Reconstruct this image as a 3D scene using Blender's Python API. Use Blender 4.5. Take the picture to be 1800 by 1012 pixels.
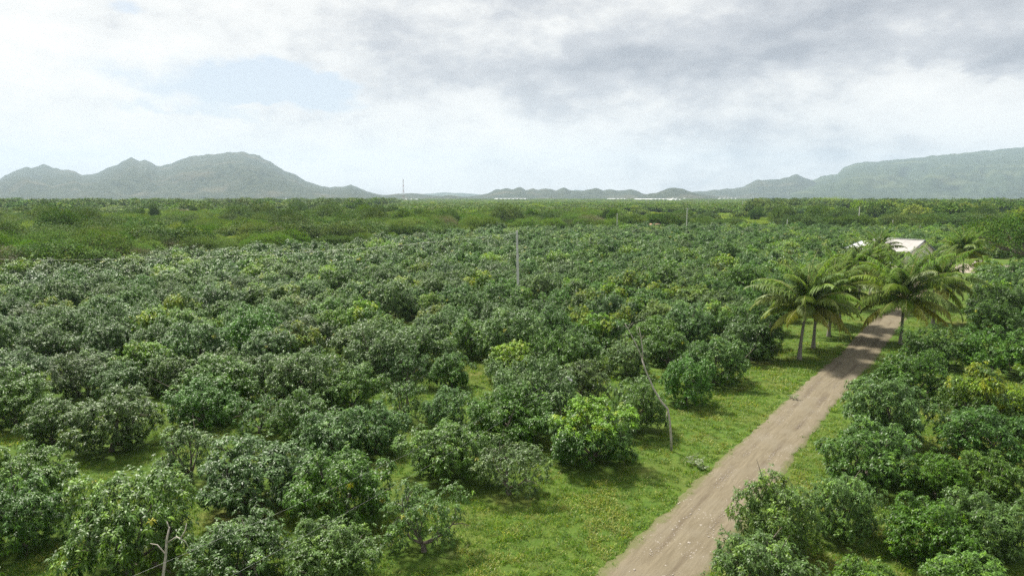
import bpy, math, random
import numpy as np
from mathutils import Vector, Matrix

# ------------------------------------------------------------------ scene, camera, sky, sun
S = bpy.context.scene
COL = S.collection
for o in list(bpy.data.objects):
    bpy.data.objects.remove(o)
R = math.radians
CAM_H, PITCH, FPX = 15.0, R(7.64), 1200.0

cam = bpy.data.cameras.new('camera')
cam.lens, cam.sensor_width = 24.0, 36.0
cam.clip_start, cam.clip_end = 0.5, 60000
co = bpy.data.objects.new('camera', cam)
COL.objects.link(co)
co.location = (0, 0, CAM_H)
co.rotation_euler = (math.pi / 2 - PITCH, 0, 0)
S.camera = co
S.view_settings.view_transform = 'Standard'
S.view_settings.look = 'None'
S.view_settings.gamma = 1
S.view_settings.exposure = 0.7
S.view_settings.use_curve_mapping = False
S.render.engine = 'CYCLES'
S.cycles.max_bounces = 5
S.cycles.diffuse_bounces = 2
S.cycles.glossy_bounces = 2
S.cycles.transmission_bounces = 3
S.cycles.volume_bounces = 0
S.cycles.transparent_max_bounces = 4
S.cycles.caustics_reflective = False
S.cycles.caustics_refractive = False
S.cycles.use_denoising = False
S.cycles.denoiser = 'OPENIMAGEDENOISE'
S.cycles.denoising_input_passes = 'RGB_ALBEDO_NORMAL'
S.cycles.use_adaptive_sampling = True
S.cycles.adaptive_threshold = 0.006

SUN_AZ, SUN_EL = R(-38), R(58)          # azimuth from the view axis (+ to the right), elevation


def pdir(px, py):
    """world direction of a spot in the photograph (1800 x 1012), used to work out where things stand"""
    x, u = (px - 900) / FPX, (506 - py) / FPX
    v = Vector((x, math.cos(PITCH) + u * math.sin(PITCH), -math.sin(PITCH) + u * math.cos(PITCH)))
    return v.normalized()


def ground(px, py, z=0.0):
    d = pdir(px, py)
    t = (z - CAM_H) / d.z
    return Vector((d.x * t, d.y * t, z))


class NT:
    """small helper to write node trees"""
    def __init__(s, tree):
        s.t = tree; s.n = tree.nodes; s.l = tree.links
    def new(s, kind, **kw):
        nd = s.n.new(kind)
        for k, v in kw.items():
            setattr(nd, k, v)
        return nd
    def put(s, sock, v):
        if hasattr(v, 'is_output') or isinstance(v, bpy.types.NodeSocket):
            s.l.new(v, sock)
        elif v is not None:
            sock.default_value = v
    def m(s, op, a, b=None, c=None, clamp=False):
        nd = s.new('ShaderNodeMath', operation=op, use_clamp=clamp)
        s.put(nd.inputs[0], a)
        if b is not None: s.put(nd.inputs[1], b)
        if c is not None: s.put(nd.inputs[2], c)
        return nd.outputs[0]
    def vm(s, op, a, b=None, scale=None):
        nd = s.new('ShaderNodeVectorMath', operation=op)
        s.put(nd.inputs[0], a)
        if b is not None: s.put(nd.inputs[1], b)
        if scale is not None: s.put(nd.inputs['Scale'], scale)
        return nd.outputs['Value'] if op in ('DOT_PRODUCT', 'LENGTH') else nd.outputs[0]
    def mix(s, f, a, b, blend='MIX'):
        nd = s.new('ShaderNodeMix', data_type='RGBA', blend_type=blend)
        nd.clamp_factor = True
        s.put(nd.inputs[0], f); s.put(nd.inputs[6], a); s.put(nd.inputs[7], b)
        return nd.outputs[2]
    def noise(s, vec, scale, detail=4, rough=0.55, dist=0.0, out=0):
        nd = s.new('ShaderNodeTexNoise')
        s.put(nd.inputs['Vector'], vec)
        nd.inputs['Scale'].default_value = scale
        nd.inputs['Detail'].default_value = detail
        nd.inputs['Roughness'].default_value = rough
        nd.inputs['Distortion'].default_value = dist
        return nd.outputs[out]
    def ramp(s, f, lo, hi, a=0.0, b=1.0, smooth=True):
        nd = s.new('ShaderNodeMapRange', interpolation_type='SMOOTHSTEP' if smooth else 'LINEAR')
        s.put(nd.inputs[0], f)
        for i, v in enumerate((lo, hi, a, b)):
            s.put(nd.inputs[i + 1], v)
        return nd.outputs[0]


def rgb(r, g, b):
    return (r, g, b, 1.0)


def make_world():
    w = bpy.data.worlds.new('World')
    S.world = w
    w.use_nodes = True
    n = NT(w.node_tree)
    n.n.clear()
    out = n.new('ShaderNodeOutputWorld')
    bg = n.new('ShaderNodeBackground')
    bg.inputs['Strength'].default_value = 0.067
    n.l.new(bg.outputs[0], out.inputs[0])
    sky = n.new('ShaderNodeTexSky', sky_type='NISHITA')
    sky.sun_disc = False
    sky.sun_elevation = SUN_EL
    sky.sun_rotation = SUN_AZ
    sky.altitude = 50
    sky.dust_density = 2.0
    tc = n.new('ShaderNodeTexCoord')
    d = n.vm('NORMALIZE', tc.outputs['Generated'])
    sp = n.new('ShaderNodeSeparateXYZ'); n.l.new(d, sp.inputs[0])
    x, y, z = sp.outputs
    # cloud-deck coordinates: the deck is flat and overhead, so its shapes flatten towards the horizon
    zz = n.m('ADD', n.m('MAXIMUM', z, 0.0), 0.16)
    cv = n.new('ShaderNodeCombineXYZ')
    n.put(cv.inputs[0], n.m('DIVIDE', x, zz)); n.put(cv.inputs[1], n.m('DIVIDE', y, zz)); cv.inputs[2].default_value = 3.7
    deck = cv.outputs[0]
    st = n.vm('MULTIPLY', d, (1.0, 1.0, 1.9))
    warp = n.vm('SCALE', n.vm('SUBTRACT', n.noise(st, 6.5, 5, 0.6, out=1), (0.5, 0.5, 0.5)), scale=0.26)
    wsp = n.new('ShaderNodeSeparateXYZ'); n.l.new(warp, wsp.inputs[0])
    az = n.m('ADD', n.m('ARCTAN2', x, y), wsp.outputs[0])
    el = n.m('ADD', n.m('ARCSINE', z), n.m('MULTIPLY', wsp.outputs[1], 0.45))

    def blob(px, py, rx, ry):
        v = pdir(px, py)
        a0, e0 = math.atan2(v.x, v.y), math.asin(v.z)
        da = n.m('DIVIDE', n.m('SUBTRACT', az, a0), rx / FPX)
        de = n.m('DIVIDE', n.m('SUBTRACT', el, e0), ry / FPX)
        q = n.m('ADD', n.m('MULTIPLY', da, da), n.m('MULTIPLY', de, de))
        return n.m('EXPONENT', n.m('MULTIPLY', q, -1.0))

    def total(lst):
        acc = None
        for (px, py, rx, ry, a) in lst:
            t = n.m('MULTIPLY', blob(px, py, rx, ry), a)
            acc = t if acc is None else n.m('ADD', acc, t)
        return acc
    # lightness of the cloud: thinner towards the sun, thick grey banks away from it
    n1 = n.noise(deck, 1.1, 7, 0.58, 0.3)
    n2 = n.noise(st, 7.0, 7, 0.62, 0.25)
    n3 = n.noise(n.vm('MULTIPLY', d, (1.0, 1.0, 2.2)), 15.0, 7, 0.62)
    sv = Vector((math.sin(SUN_AZ) * math.cos(SUN_EL), math.cos(SUN_AZ) * math.cos(SUN_EL), math.sin(SUN_EL)))
    near_sun = n.ramp(n.vm('DOT_PRODUCT', d, tuple(sv)), 0.25, 0.95)
    lite = total([(1690, 180, 120, 75, .42), (1780, 235, 170, 38, .3), (1000, 265, 230, 60, .22),
                  (940, 240, 110, 30, .16), (985, 70, 45, 40, .16), (600, 300, 230, 45, .16), (1430, 165, 200, 25, .18),
                  (80, 150, 380, 140, .18), (1180, 185, 45, 14, .12),
                  (800, 95, 260, 45, -.20), (940, 0, 90, 30, -.22), (1520, 25, 260, 26, -.46), (1300, 112, 320, 22, -.36),
                  (1180, 100, 80, 14, -.14), (1775, 112, 70, 28, -.62), (1260, 235, 140, 18, -.15),
                  (690, 235, 28, 18, -.10), (700, 300, 60, 10, -.14), (1150, 150, 260, 70, -.16), (1300, 300, 250, 40, -.10)])
    b = n.m('ADD', 0.41, n.m('MULTIPLY', near_sun, 0.50))
    b = n.m('ADD', b, n.m('MULTIPLY', n.m('SUBTRACT', n1, 0.5), 0.28))
    b = n.m('ADD', b, n.m('MULTIPLY', n.m('SUBTRACT', n2, 0.5), .9))
    b = n.m('ADD', b, n.m('MULTIPLY', n.m('SUBTRACT', n3, 0.5), 0.8))
    b = n.m('ADD', b, lite)
    b = n.m('ADD', b, n.ramp(z, .17, .0, 0.0, .22))           # the deck thins and whitens towards the horizon
    cr = n.new('ShaderNodeValToRGB')
    e = cr.color_ramp.elements
    e[0].position = 0.0; e[0].color = rgb(.40, .42, .465)
    e[1].position = 1.0; e[1].color = rgb(.98, .97, .94)
    q = cr.color_ramp.elements.new(.42); q.color = rgb(.60, .612, .64)
    q = cr.color_ramp.elements.new(.72); q.color = rgb(.87, .865, .845)
    n.put(cr.inputs[0], b)
    cloud = n.vm('SCALE', cr.outputs[0], scale=10.0)
    # holes in the deck where the blue shows
    hole = total([(400, 150, 150, 44, .95), (540, 170, 90, 30, .75), (520, 128, 100, 18, .3), (215, 12, 55, 16, .75), (40, 262, 170, 16, .45),
                  (190, 185, 170, 9, .4), (60, 120, 100, 10, .25), (450, 192, 45, 5, -.6), (585, 130, 40, 8, -.5), (640, 145, 50, 10, -.5)])
    hole = n.m('ADD', hole, n.m('MULTIPLY', n.m('SUBTRACT', n2, 0.5), 0.85))
    hole = n.m('ADD', hole, n.m('MULTIPLY', n.m('SUBTRACT', n3, 0.5), 0.45))
    hole = n.ramp(hole, 0.26, 0.80)
    blue = n.mix(0.72, sky.outputs[0], rgb(7.4, 8.1, 8.9))     # thin high veil over the blue
    n.put(bg.inputs[0], n.mix(hole, cloud, blue))
    w.cycles.sampling_method = 'MANUAL'
    w.cycles.sample_map_resolution = 512


make_world()
sl = bpy.data.lights.new('sun', 'SUN')
sl.energy = 5.0
sl.angle = R(7)
sl.color = (1.0, 0.95, 0.86)
so = bpy.data.objects.new('sun', sl)
COL.objects.link(so)
so.location = (-60, 70, 90)
so.rotation_euler = Vector((math.sin(SUN_AZ) * math.cos(SUN_EL), math.cos(SUN_AZ) * math.cos(SUN_EL), math.sin(SUN_EL))).to_track_quat('Z', 'Y').to_euler()

# ------------------------------------------------------------------ mesh helpers
def mesh_np(name, verts, faces, mats, tint=None, smooth=False, midx=None):
    """faces: list of int arrays (n,3) or (n,4)"""
    verts = np.asarray(verts, np.float32)
    me = bpy.data.meshes.new(name)
    me.vertices.add(len(verts))
    me.vertices.foreach_set('co', verts.ravel())
    faces = [np.asarray(f, np.int32) for f in faces if len(f)]
    loops = np.concatenate([f.ravel() for f in faces])
    sizes = np.concatenate([np.full(len(f), f.shape[1], np.int32) for f in faces])
    me.loops.add(len(loops))
    me.loops.foreach_set('vertex_index', loops)
    me.polygons.add(len(sizes))
    starts = np.zeros(len(sizes), np.int32)
    starts[1:] = np.cumsum(sizes)[:-1]
    me.polygons.foreach_set('loop_start', starts)
    if midx is not None:
        me.polygons.foreach_set('material_index', np.asarray(midx, np.int32))
    for m in mats:
        me.materials.append(m)
    me.update(calc_edges=True)
    me.validate()
    me.polygons.foreach_set('use_smooth', np.full(len(me.polygons), smooth or tint is not None))
    if tint is not None:
        a = me.attributes.new('tint', 'FLOAT_COLOR', 'POINT')
        t = np.ones((len(verts), 4), np.float32)
        t[:, :3] = tint
        a.data.foreach_set('color', t.ravel())
    return me


class MB:
    """collects solid shapes into one mesh"""
    def __init__(s):
        s.v = []; s.f3 = []; s.f4 = []
    def add(s, v, f):
        o = len(s.v)
        s.v += [tuple(p) for p in v]
        for q in f:
            (s.f3 if len(q) == 3 else s.f4).append([i + o for i in q])
        return s
    def box(s, a, b, M=None):
        v = [Vector((x, y, z)) for x in (a[0], b[0]) for y in (a[1], b[1]) for z in (a[2], b[2])]
        if M: v = [M @ p for p in v]
        return s.add(v, [(0, 1, 3, 2), (4, 6, 7, 5), (0, 4, 5, 1), (2, 3, 7, 6), (0, 2, 6, 4), (1, 5, 7, 3)])
    def tube(s, pts, rad, n=6, cap=True):
        pts = [Vector(p) for p in pts]
        rings = []
        ref = None
        for i, p in enumerate(pts):
            d = (pts[min(i + 1, len(pts) - 1)] - pts[max(i - 1, 0)]).normalized()
            if ref is None:
                ref = d.orthogonal().normalized()
            ref = (ref - d * ref.dot(d)).normalized()
            b = d.cross(ref)
            r = rad[i] if hasattr(rad, '__len__') else rad
            rings.append([p + (ref * math.cos(2 * math.pi * k / n) + b * math.sin(2 * math.pi * k / n)) * r for k in range(n)])
        v = [q for r_ in rings for q in r_]
        f = []
        for i in range(len(pts) - 1):
            for k in range(n):
                k2 = (k + 1) % n
                f.append((i * n + k, i * n + k2, (i + 1) * n + k2, (i + 1) * n + k))
        o = len(v)
        if cap:
            v += [pts[0], pts[-1]]
            for k in range(n):
                k2 = (k + 1) % n
                f.append((k2, k, o))
                f.append(((len(pts) - 1) * n + k, (len(pts) - 1) * n + k2, o + 1))
        return s.add(v, f)
    def prism(s, poly, y0, y1, M=None):
        """poly in x,z extruded along y"""
        n = len(poly)
        v = [Vector((x, y0, z)) for x, z in poly] + [Vector((x, y1, z)) for x, z in poly]
        if M: v = [M @ p for p in v]
        o = len(s.v)
        s.v += [tuple(p) for p in v]
        for k in range(n):
            k2 = (k + 1) % n
            s.f4.append([o + k, o + k2, o + n + k2, o + n + k])
        for k in range(1, n - 1):
            s.f3.append([o, o + k + 1, o + k])
            s.f3.append([o + n, o + n + k, o + n + k + 1])
        return s
    def mesh(s, name, mat, smooth=False):
        fs = [f for f in (s.f3, s.f4) if f]
        return mesh_np(name, np.array(s.v), [np.array(f) for f in fs], [mat], smooth=smooth)


def link(name, me, parent=None, loc=None, rz=None, scale=None, **tags):
    o = bpy.data.objects.new(name, me)
    COL.objects.link(o)
    if parent is not None: o.parent = parent
    if loc is not None: o.location = loc
    if rz is not None: o.rotation_euler = (0, 0, rz)
    if scale is not None: o.scale = scale
    for k, v in tags.items():
        if v: o[k] = v
    return o


def thing(name, label, category, loc=(0, 0, 0), rz=0.0, group=None):
    return link(name, None, None, loc, rz, None, label=label, category=category, group=group)


# vectorised 2-D gradient noise
_rng = np.random.default_rng(5)
_perm = np.tile(_rng.permutation(256), 2)
_grad = _rng.normal(size=(256, 2)); _grad /= np.linalg.norm(_grad, axis=1)[:, None]


def pnoise(x, y):
    xi, yi = np.floor(x).astype(int), np.floor(y).astype(int)
    xf, yf = x - xi, y - yi
    u, v = xf * xf * xf * (xf * (xf * 6 - 15) + 10), yf * yf * yf * (yf * (yf * 6 - 15) + 10)
    def gr(ix, iy, dx, dy):
        h = _perm[(_perm[ix & 255] + iy) & 255]
        return _grad[h, 0] * dx + _grad[h, 1] * dy
    a = gr(xi, yi, xf, yf); b = gr(xi + 1, yi, xf - 1, yf)
    c = gr(xi, yi + 1, xf, yf - 1); d = gr(xi + 1, yi + 1, xf - 1, yf - 1)
    return (a + (b - a) * u) * (1 - v) + (c + (d - c) * u) * v


def fbm(x, y, o=5, gain=.5):
    s = 0; a = 1
    for i in range(o):
        s = s + a * pnoise(x + 17.3 * i, y - 9.1 * i); x = x * 2.03; y = y * 2.03; a *= gain
    return s


def ridged(x, y, o=5):
    s = 0; a = .55
    for i in range(o):
        s = s + a * (1 - 2 * np.abs(pnoise(x + 11.7 * i, y + 5.3 * i))); x = x * 2.07; y = y * 2.07; a *= .5
    return s


# ------------------------------------------------------------------ materials
def material(name):
    m = bpy.data.materials.new(name)
    m.use_nodes = True
    n = NT(m.node_tree)
    bs = n.n['Principled BSDF']
    return m, n, bs


def bump(n, bs, h, strength, dist):
    bp = n.new('ShaderNodeBump')
    bp.inputs['Strength'].default_value = strength
    bp.inputs['Distance'].default_value = dist
    n.put(bp.inputs['Height'], h)
    n.l.new(bp.outputs[0], bs.inputs['Normal'])


def leaf_material(name, base, flush, dry, rough=.4, spec=.5, transl=.3, vary=.3):
    """tint.r = share of young growth, tint.g = leaf to leaf change, tint.b = dry / yellow share"""
    m, n, bs = material(name)
    at = n.new('ShaderNodeAttribute', attribute_name='tint')
    sp = n.new('ShaderNodeSeparateColor'); n.l.new(at.outputs['Color'], sp.inputs[0])
    oi = n.new('ShaderNodeObjectInfo')
    c = n.mix(sp.outputs[0], base, flush)
    c = n.mix(sp.outputs[2], c, dry)
    hs = n.new('ShaderNodeHueSaturation')
    n.put(hs.inputs['Color'], c)
    n.put(hs.inputs['Hue'], n.ramp(oi.outputs['Random'], 0, 1, .488, .512, False))
    n.put(hs.inputs['Saturation'], n.ramp(n.m('FRACT', n.m('MULTIPLY', oi.outputs['Random'], 7.31)), 0, 1, .9, 1.15, False))
    v = n.m('MULTIPLY', n.ramp(sp.outputs[1], 0, 1, 1 - vary, 1 + vary, False),
            n.ramp(n.m('FRACT', n.m('MULTIPLY', oi.outputs['Random'], 13.7)), 0, 1, .82, 1.2, False))
    n.put(hs.inputs['Value'], v)
    n.put(bs.inputs['Base Color'], hs.outputs[0])
    bs.inputs['Roughness'].default_value = rough
    bs.inputs['Specular IOR Level'].default_value = spec
    tr = n.new('ShaderNodeBsdfTranslucent')
    tcol = n.mix(1.0, hs.outputs[0], rgb(1.5, 1.45, .6), 'MULTIPLY')
    n.put(tr.inputs[0], tcol)
    mx = n.new('ShaderNodeMixShader')
    mx.inputs[0].default_value = transl
    n.l.new(bs.outputs[0], mx.inputs[1]); n.l.new(tr.outputs[0], mx.inputs[2])
    n.l.new(mx.outputs[0], n.n['Material Output'].inputs[0])
    return m


def plain(name, col, rough=.8, spec=.3, nscale=0, amount=.25, bumpd=0, metal=0):
    m, n, bs = material(name)
    bs.inputs['Roughness'].default_value = rough
    bs.inputs['Specular IOR Level'].default_value = spec
    bs.inputs['Metallic'].default_value = metal
    if nscale:
        tc = n.new('ShaderNodeTexCoord')
        f = n.noise(tc.outputs['Object'], nscale, 5, .6)
        n.put(bs.inputs['Base Color'], n.mix(n.ramp(f, .3, .7), rgb(*[c * (1 - amount) for c in col]), rgb(*[min(1, c * (1 + amount)) for c in col])))
        if bumpd:
            bump(n, bs, f, .6, bumpd)
    else:
        bs.inputs['Base Color'].default_value = rgb(*col)
    return m


M_MANGO = leaf_material('mango_leaf', rgb(.060, .130, .020), rgb(.165, .30, .014), rgb(.42, .38, .03), .46, .36, .18, .5)
M_FINE = leaf_material('scrub_leaf', rgb(.082, .165, .026), rgb(.15, .23, .032), rgb(.17, .15, .07), .8, .08, .2, .5)
M_ROUND = leaf_material('broadleaf', rgb(.058, .118, .022), rgb(.125, .195, .026), rgb(.16, .14, .03), .7, .15, .15, .5)
M_PALE = leaf_material('pale_scrub_leaf', rgb(.17, .265, .040), rgb(.25, .32, .05), rgb(.23, .20, .09), .8, .08, .3)
M_DRY = leaf_material('dry_scrub_twig', rgb(.14, .14, .085), rgb(.16, .16, .07), rgb(.22, .18, .12), .8, .2, .15)
M_PALM = leaf_material('palm_leaflet', rgb(.085, .165, .026), rgb(.15, .235, .034), rgb(.42, .34, .05), .5, .25, .35, .3)
M_GRASS = leaf_material('grass_blade', rgb(.075, .170, .018), rgb(.145, .235, .028), rgb(.33, .33, .09), .5, .35, .35)
M_WEED = leaf_material('weed_leaf', rgb(.15, .20, .10), rgb(.22, .26, .16), rgb(.35, .33, .2), .5, .4, .3)
M_BARK = plain('bark', (.16, .135, .11), .9, .2, 9, .35, .02)
M_DEAD = plain('bleached_wood', (.40, .36, .31), .85, .2, 6, .3, .01)
M_PALMBARK = plain('palm_bark', (.25, .225, .19), .9, .2, 7, .3, .02)
M_RACHIS = plain('palm_rachis', (.33, .31, .10), .5, .4, 3, .2)
M_COCO = plain('coconut_husk', (.20, .21, .06), .5, .4, 5, .3)
M_CONC = plain('pole_concrete', (.60, .58, .54), .85, .3, 2.2, .15, .01)
M_STEEL = plain('galvanised_steel', (.50, .51, .52), .45, .5, 4, .12, 0, .6)
M_WIRE = plain('aluminium_wire', (.45, .45, .44), .5, .5, 0, 0, 0, .3)
M_STONE = plain('pale_stone', (.36, .32, .27), .85, .3, 6, .4, .01)
M_WALLP = plain('white_plaster', (.74, .73, .69), .85, .3, 1.5, .07)
M_YELLOW = plain('cream_plaster', (.66, .62, .47), .85, .3, 1.5, .08)
M_GLASS = plain('dark_glass', (.03, .035, .04), .12, .6)
M_TRIMB = plain('blue_grey_trim', (.17, .22, .26), .6, .4)


def roof_material():
    m, n, bs = material('roof_sheet')
    tc = n.new('ShaderNodeTexCoord')
    f = n.noise(tc.outputs['Object'], .7, 6, .65)
    c = n.mix(n.ramp(f, .3, .75), rgb(.26, .25, .23), rgb(.36, .345, .32))
    n.put(bs.inputs['Base Color'], c)
    bs.inputs['Roughness'].default_value = .55
    return m


M_ROOF = roof_material()
M_ROOFW = plain('white_roof_sheet', (.52, .53, .53), .6, .3, .8, .1)


# ------------------------------------------------------------------ ground and track
TRACK = [(-16.5, -5.9), (-6, 8.9), (5.6, 25.4), (9.0, 30.2), (14.4, 38.0), (20.3, 46.2), (26.1, 54.4), (31.6, 61.6), (42.5, 77.3), (64.3, 108), (92, 147)]
TR = np.array(TRACK)
_seg = np.linalg.norm(np.diff(TR, axis=0), axis=1)
_cum = np.concatenate([[0], np.cumsum(_seg)])
TRL = _cum[-1]
tdir = np.array([.578, .816]); tnor = np.array([.816, -.578])      # along the track, and to its side (east)


def track_at(s):
    return np.stack([np.interp(s, _cum, TR[:, 0]), np.interp(s, _cum, TR[:, 1])], -1)


def track_off(p):
    """signed distance from the middle of the track (+ = right-hand side), and how far along"""
    p = np.atleast_2d(p)
    s = np.clip((p - TR[0]) @ tdir, 0, TRL)
    for _ in range(3):
        c = track_at(s)
        s = np.clip(s + (p - c) @ tdir, 0, TRL)
    return (p - track_at(s)) @ tnor, s


def track_half(s, side):
    w = 1.62 + .22 * pnoise(s * .11 + side * 31, s * 0 + 3.3) + .30 * pnoise(s * .55 + side * 7, s * 0 + 8.1) + .16 * pnoise(s * 2.3, s * 0 + side * 5.5)
    return w + .25 * np.exp(-((s - 40) / 10.0) ** 2)


def ground_material():
    m, n, bs = material('meadow_ground')
    geo = n.new('ShaderNodeNewGeometry')
    p = geo.outputs['Position']
    a = n.noise(p, .12, 5, .6)
    b = n.noise(p, 1.3, 6, .65)
    c = n.noise(p, 9.0, 5, .7)
    col = n.mix(n.ramp(b, .3, .7), rgb(.072, .150, .018), rgb(.14, .21, .030))
    col = n.mix(n.ramp(a, .48, .72), col, rgb(.185, .190, .045))
    col = n.mix(n.m('MULTIPLY', n.ramp(n.noise(p, .45, 5, .6), .60, .74), .55), col, rgb(.20, .165, .095))
    col = n.mix(n.ramp(c, .35, .8), n.mix(.45, col, rgb(.02, .035, .008)), col)
    n.put(bs.inputs['Base Color'], col)
    bs.inputs['Roughness'].default_value = .9
    bs.inputs['Specular IOR Level'].default_value = .15
    bump(n, bs, n.m('ADD', c, b), .8, .10)
    return m


def make_ground():
    rr = [0.01, 20, 40, 70, 110, 180, 300, 600, 1200, 2500, 5000, 9000]
    n = 72
    v = [(0, 0, 0)]; f3 = []; f4 = []
    for r in rr[1:]:
        for k in range(n):
            c, q = math.cos(2 * math.pi * k / n), math.sin(2 * math.pi * k / n)
            g = r / max(abs(c), abs(q)) if r == 9000 else r            # the outer edge is a square that lies inside the hazy air
            v.append((g * c, g * q, 0))
    for k in range(n):
        f3.append((0, 1 + k, 1 + (k + 1) % n))
    for i in range(len(rr) - 2):
        for k in range(n):
            a = 1 + i * n
            f4.append((a + k, a + n + k, a + n + (k + 1) % n, a + (k + 1) % n))
    link('ground', mesh_np('ground', v, [np.array(f3), np.array(f4)], [ground_material()]), kind='structure')


def track_material():
    m, n, bs = material('dirt_track')
    uv = n.new('ShaderNodeUVMap', uv_map='run')
    geo = n.new('ShaderNodeNewGeometry')
    p = geo.outputs['Position']
    sp = n.new('ShaderNodeSeparateXYZ'); n.l.new(uv.outputs[0], sp.inputs[0])
    u, v = sp.outputs[0], sp.outputs[1]                      # across and along, metres
    cv = n.new('ShaderNodeCombineXYZ')
    n.put(cv.inputs[0], n.m('MULTIPLY', u, 1.6)); n.put(cv.inputs[1], n.m('MULTIPLY', v, .14))
    streak = n.noise(cv.outputs[0], 4.2, 6, .68)
    big = n.noise(p, .35, 5, .6)
    fine = n.noise(p, 14, 5, .75)
    vor = n.new('ShaderNodeTexVoronoi'); vor.inputs['Scale'].default_value = 9.0
    n.l.new(p, vor.inputs['Vector'])
    col = n.mix(n.ramp(streak, .2, .85), rgb(.130, .108, .070), rgb(.218, .186, .126))
    col = n.mix(n.ramp(big, .45, .75), col, rgb(.19, .165, .118))
    col = n.mix(n.m('MULTIPLY', n.ramp(fine, .48, .72), .6), col, rgb(.10, .078, .05))
    stone = n.m('MULTIPLY', n.ramp(vor.outputs['Distance'], .16, .08), n.ramp(n.noise(p, 1.1, 3, .6), .42, .62))
    col = n.mix(n.m('MULTIPLY', stone, .7), col, rgb(.38, .34, .29))
    # damp earth left in the ruts
    wob = n.m('MULTIPLY', n.m('SUBTRACT', n.noise(cv.outputs[0], .8, 3, .5), .5), .9)
    for c0, lo, hi, k in ((.55, .40, .60, .6), (-.75, .42, .62, .5), (.15, .50, .68, .3)):
        dd = n.m('ABSOLUTE', n.m('SUBTRACT', n.m('ADD', u, wob), c0))
        cv2 = n.new('ShaderNodeCombineXYZ'); n.put(cv2.inputs[0], c0 * 9); n.put(cv2.inputs[1], n.m('MULTIPLY', v, .16))
        on = n.ramp(n.noise(cv2.outputs[0], 1.0, 4, .6), lo, hi)
        col = n.mix(n.m('MULTIPLY', n.m('MULTIPLY', n.ramp(dd, .22, .04), on), k), col, rgb(.085, .064, .042))
    # weeds creeping in from the edges
    edge = n.ramp(n.m('ADD', n.m('ABSOLUTE', u), n.m('MULTIPLY', n.noise(p, 1.6, 6, .65), 1.3)), 1.95, 2.4)
    col = n.mix(n.m('MULTIPLY', edge, .7), col, rgb(.10, .115, .035))
    n.put(bs.inputs['Base Color'], col)
    bs.inputs['Roughness'].default_value = .92
    bs.inputs['Specular IOR Level'].default_value = .2
    bump(n, bs, n.m('ADD', n.m('MULTIPLY', fine, .6), n.m('ADD', streak, stone)), .55, .05)
    return m


def make_track():
    s = np.arange(0, TRL, .16)
    c = track_at(s)
    hl, hr = track_half(s, -1), track_half(s, 1)
    K = 17
    V = []; UV = []
    for k in range(K):
        t = k / (K - 1)
        off = -hl + (hl + hr) * t
        p = c + off[:, None] * tnor
        z = .012 + .015 * np.sin(t * math.pi)
        rut = -.035 * np.exp(-((off - .6 - .25 * pnoise(s * .08, s * 0 + 1)) / .2) ** 2) - .030 * np.exp(-((off + .72 - .25 * pnoise(s * .07, s * 0 + 9)) / .22) ** 2)
        z = z + .05 + rut * (1 + .8 * pnoise(s * .3, s * 0 + 4)) + .02 * fbm(p[:, 0] * .8, p[:, 1] * .8, 4) * np.sin(t * math.pi)
        if k in (0, K - 1): z = np.full_like(s, .004)
        V.append(np.column_stack([p, z])); UV.append(np.column_stack([off, s]))
    V = np.stack(V, 1).reshape(-1, 3); UV = np.stack(UV, 1).reshape(-1, 2)
    i = np.arange((len(s) - 1) * K).reshape(-1, K)[:, :-1].ravel()
    f = np.column_stack([i, i + 1, i + K + 1, i + K])
    me = mesh_np('dirt_track', V, [f], [track_material()], smooth=True)
    ul = me.uv_layers.new(name='run')
    li = np.zeros(len(me.loops), np.int32); me.loops.foreach_get('vertex_index', li)
    ul.data.foreach_set('uv', UV[li].astype(np.float32).ravel())
    link('dirt_track', me, kind='structure')
    # bare yard by the house at the end of the track
    b = MB()
    cx, cy = 99, 143
    ring = [(cx + (13 + 2.5 * math.sin(3 * a) + 1.2 * math.sin(7 * a + 1)) * math.cos(a) * 1.5, cy + (9 + 1.2 * math.sin(5 * a)) * math.sin(a), .006) for a in np.linspace(0, 2 * math.pi, 60, endpoint=False)]
    b.add([(cx, cy, .006)] + ring, [(0, 1 + k, 1 + (k + 1) % 60) for k in range(60)])
    link('yard', b.mesh('yard', plain('bare_earth', (.36, .31, .25), .95, .2, .8, .2)), kind='structure')


make_ground()
make_track()

# ------------------------------------------------------------------ mountains
def hill_material(name, a, b, c, s):
    m, n, bs = material(name)
    geo = n.new('ShaderNodeNewGeometry')
    p = geo.outputs['Position']
    f1 = n.noise(p, .004 * s, 6, .65); f2 = n.noise(p, .035 * s, 5, .75)
    col = n.mix(n.ramp(f2, .35, .68), a, b)
    col = n.mix(n.m('MULTIPLY', n.ramp(f1, .5, .68), .8), col, c)
    n.put(bs.inputs['Base Color'], col)
    bs.inputs['Roughness'].default_value = .95
    bs.inputs['Specular IOR Level'].default_value = .1
    bump(n, bs, f2, .9, 18)
    return m


M_HILL = hill_material('dry_hill', rgb(.022, .036, .018), rgb(.080, .095, .048), rgb(.11, .105, .062), 1.0)
M_FAR = hill_material('forested_mountain', rgb(.030, .050, .022), rgb(.06, .085, .035), rgb(.10, .12, .05), .7)


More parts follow.
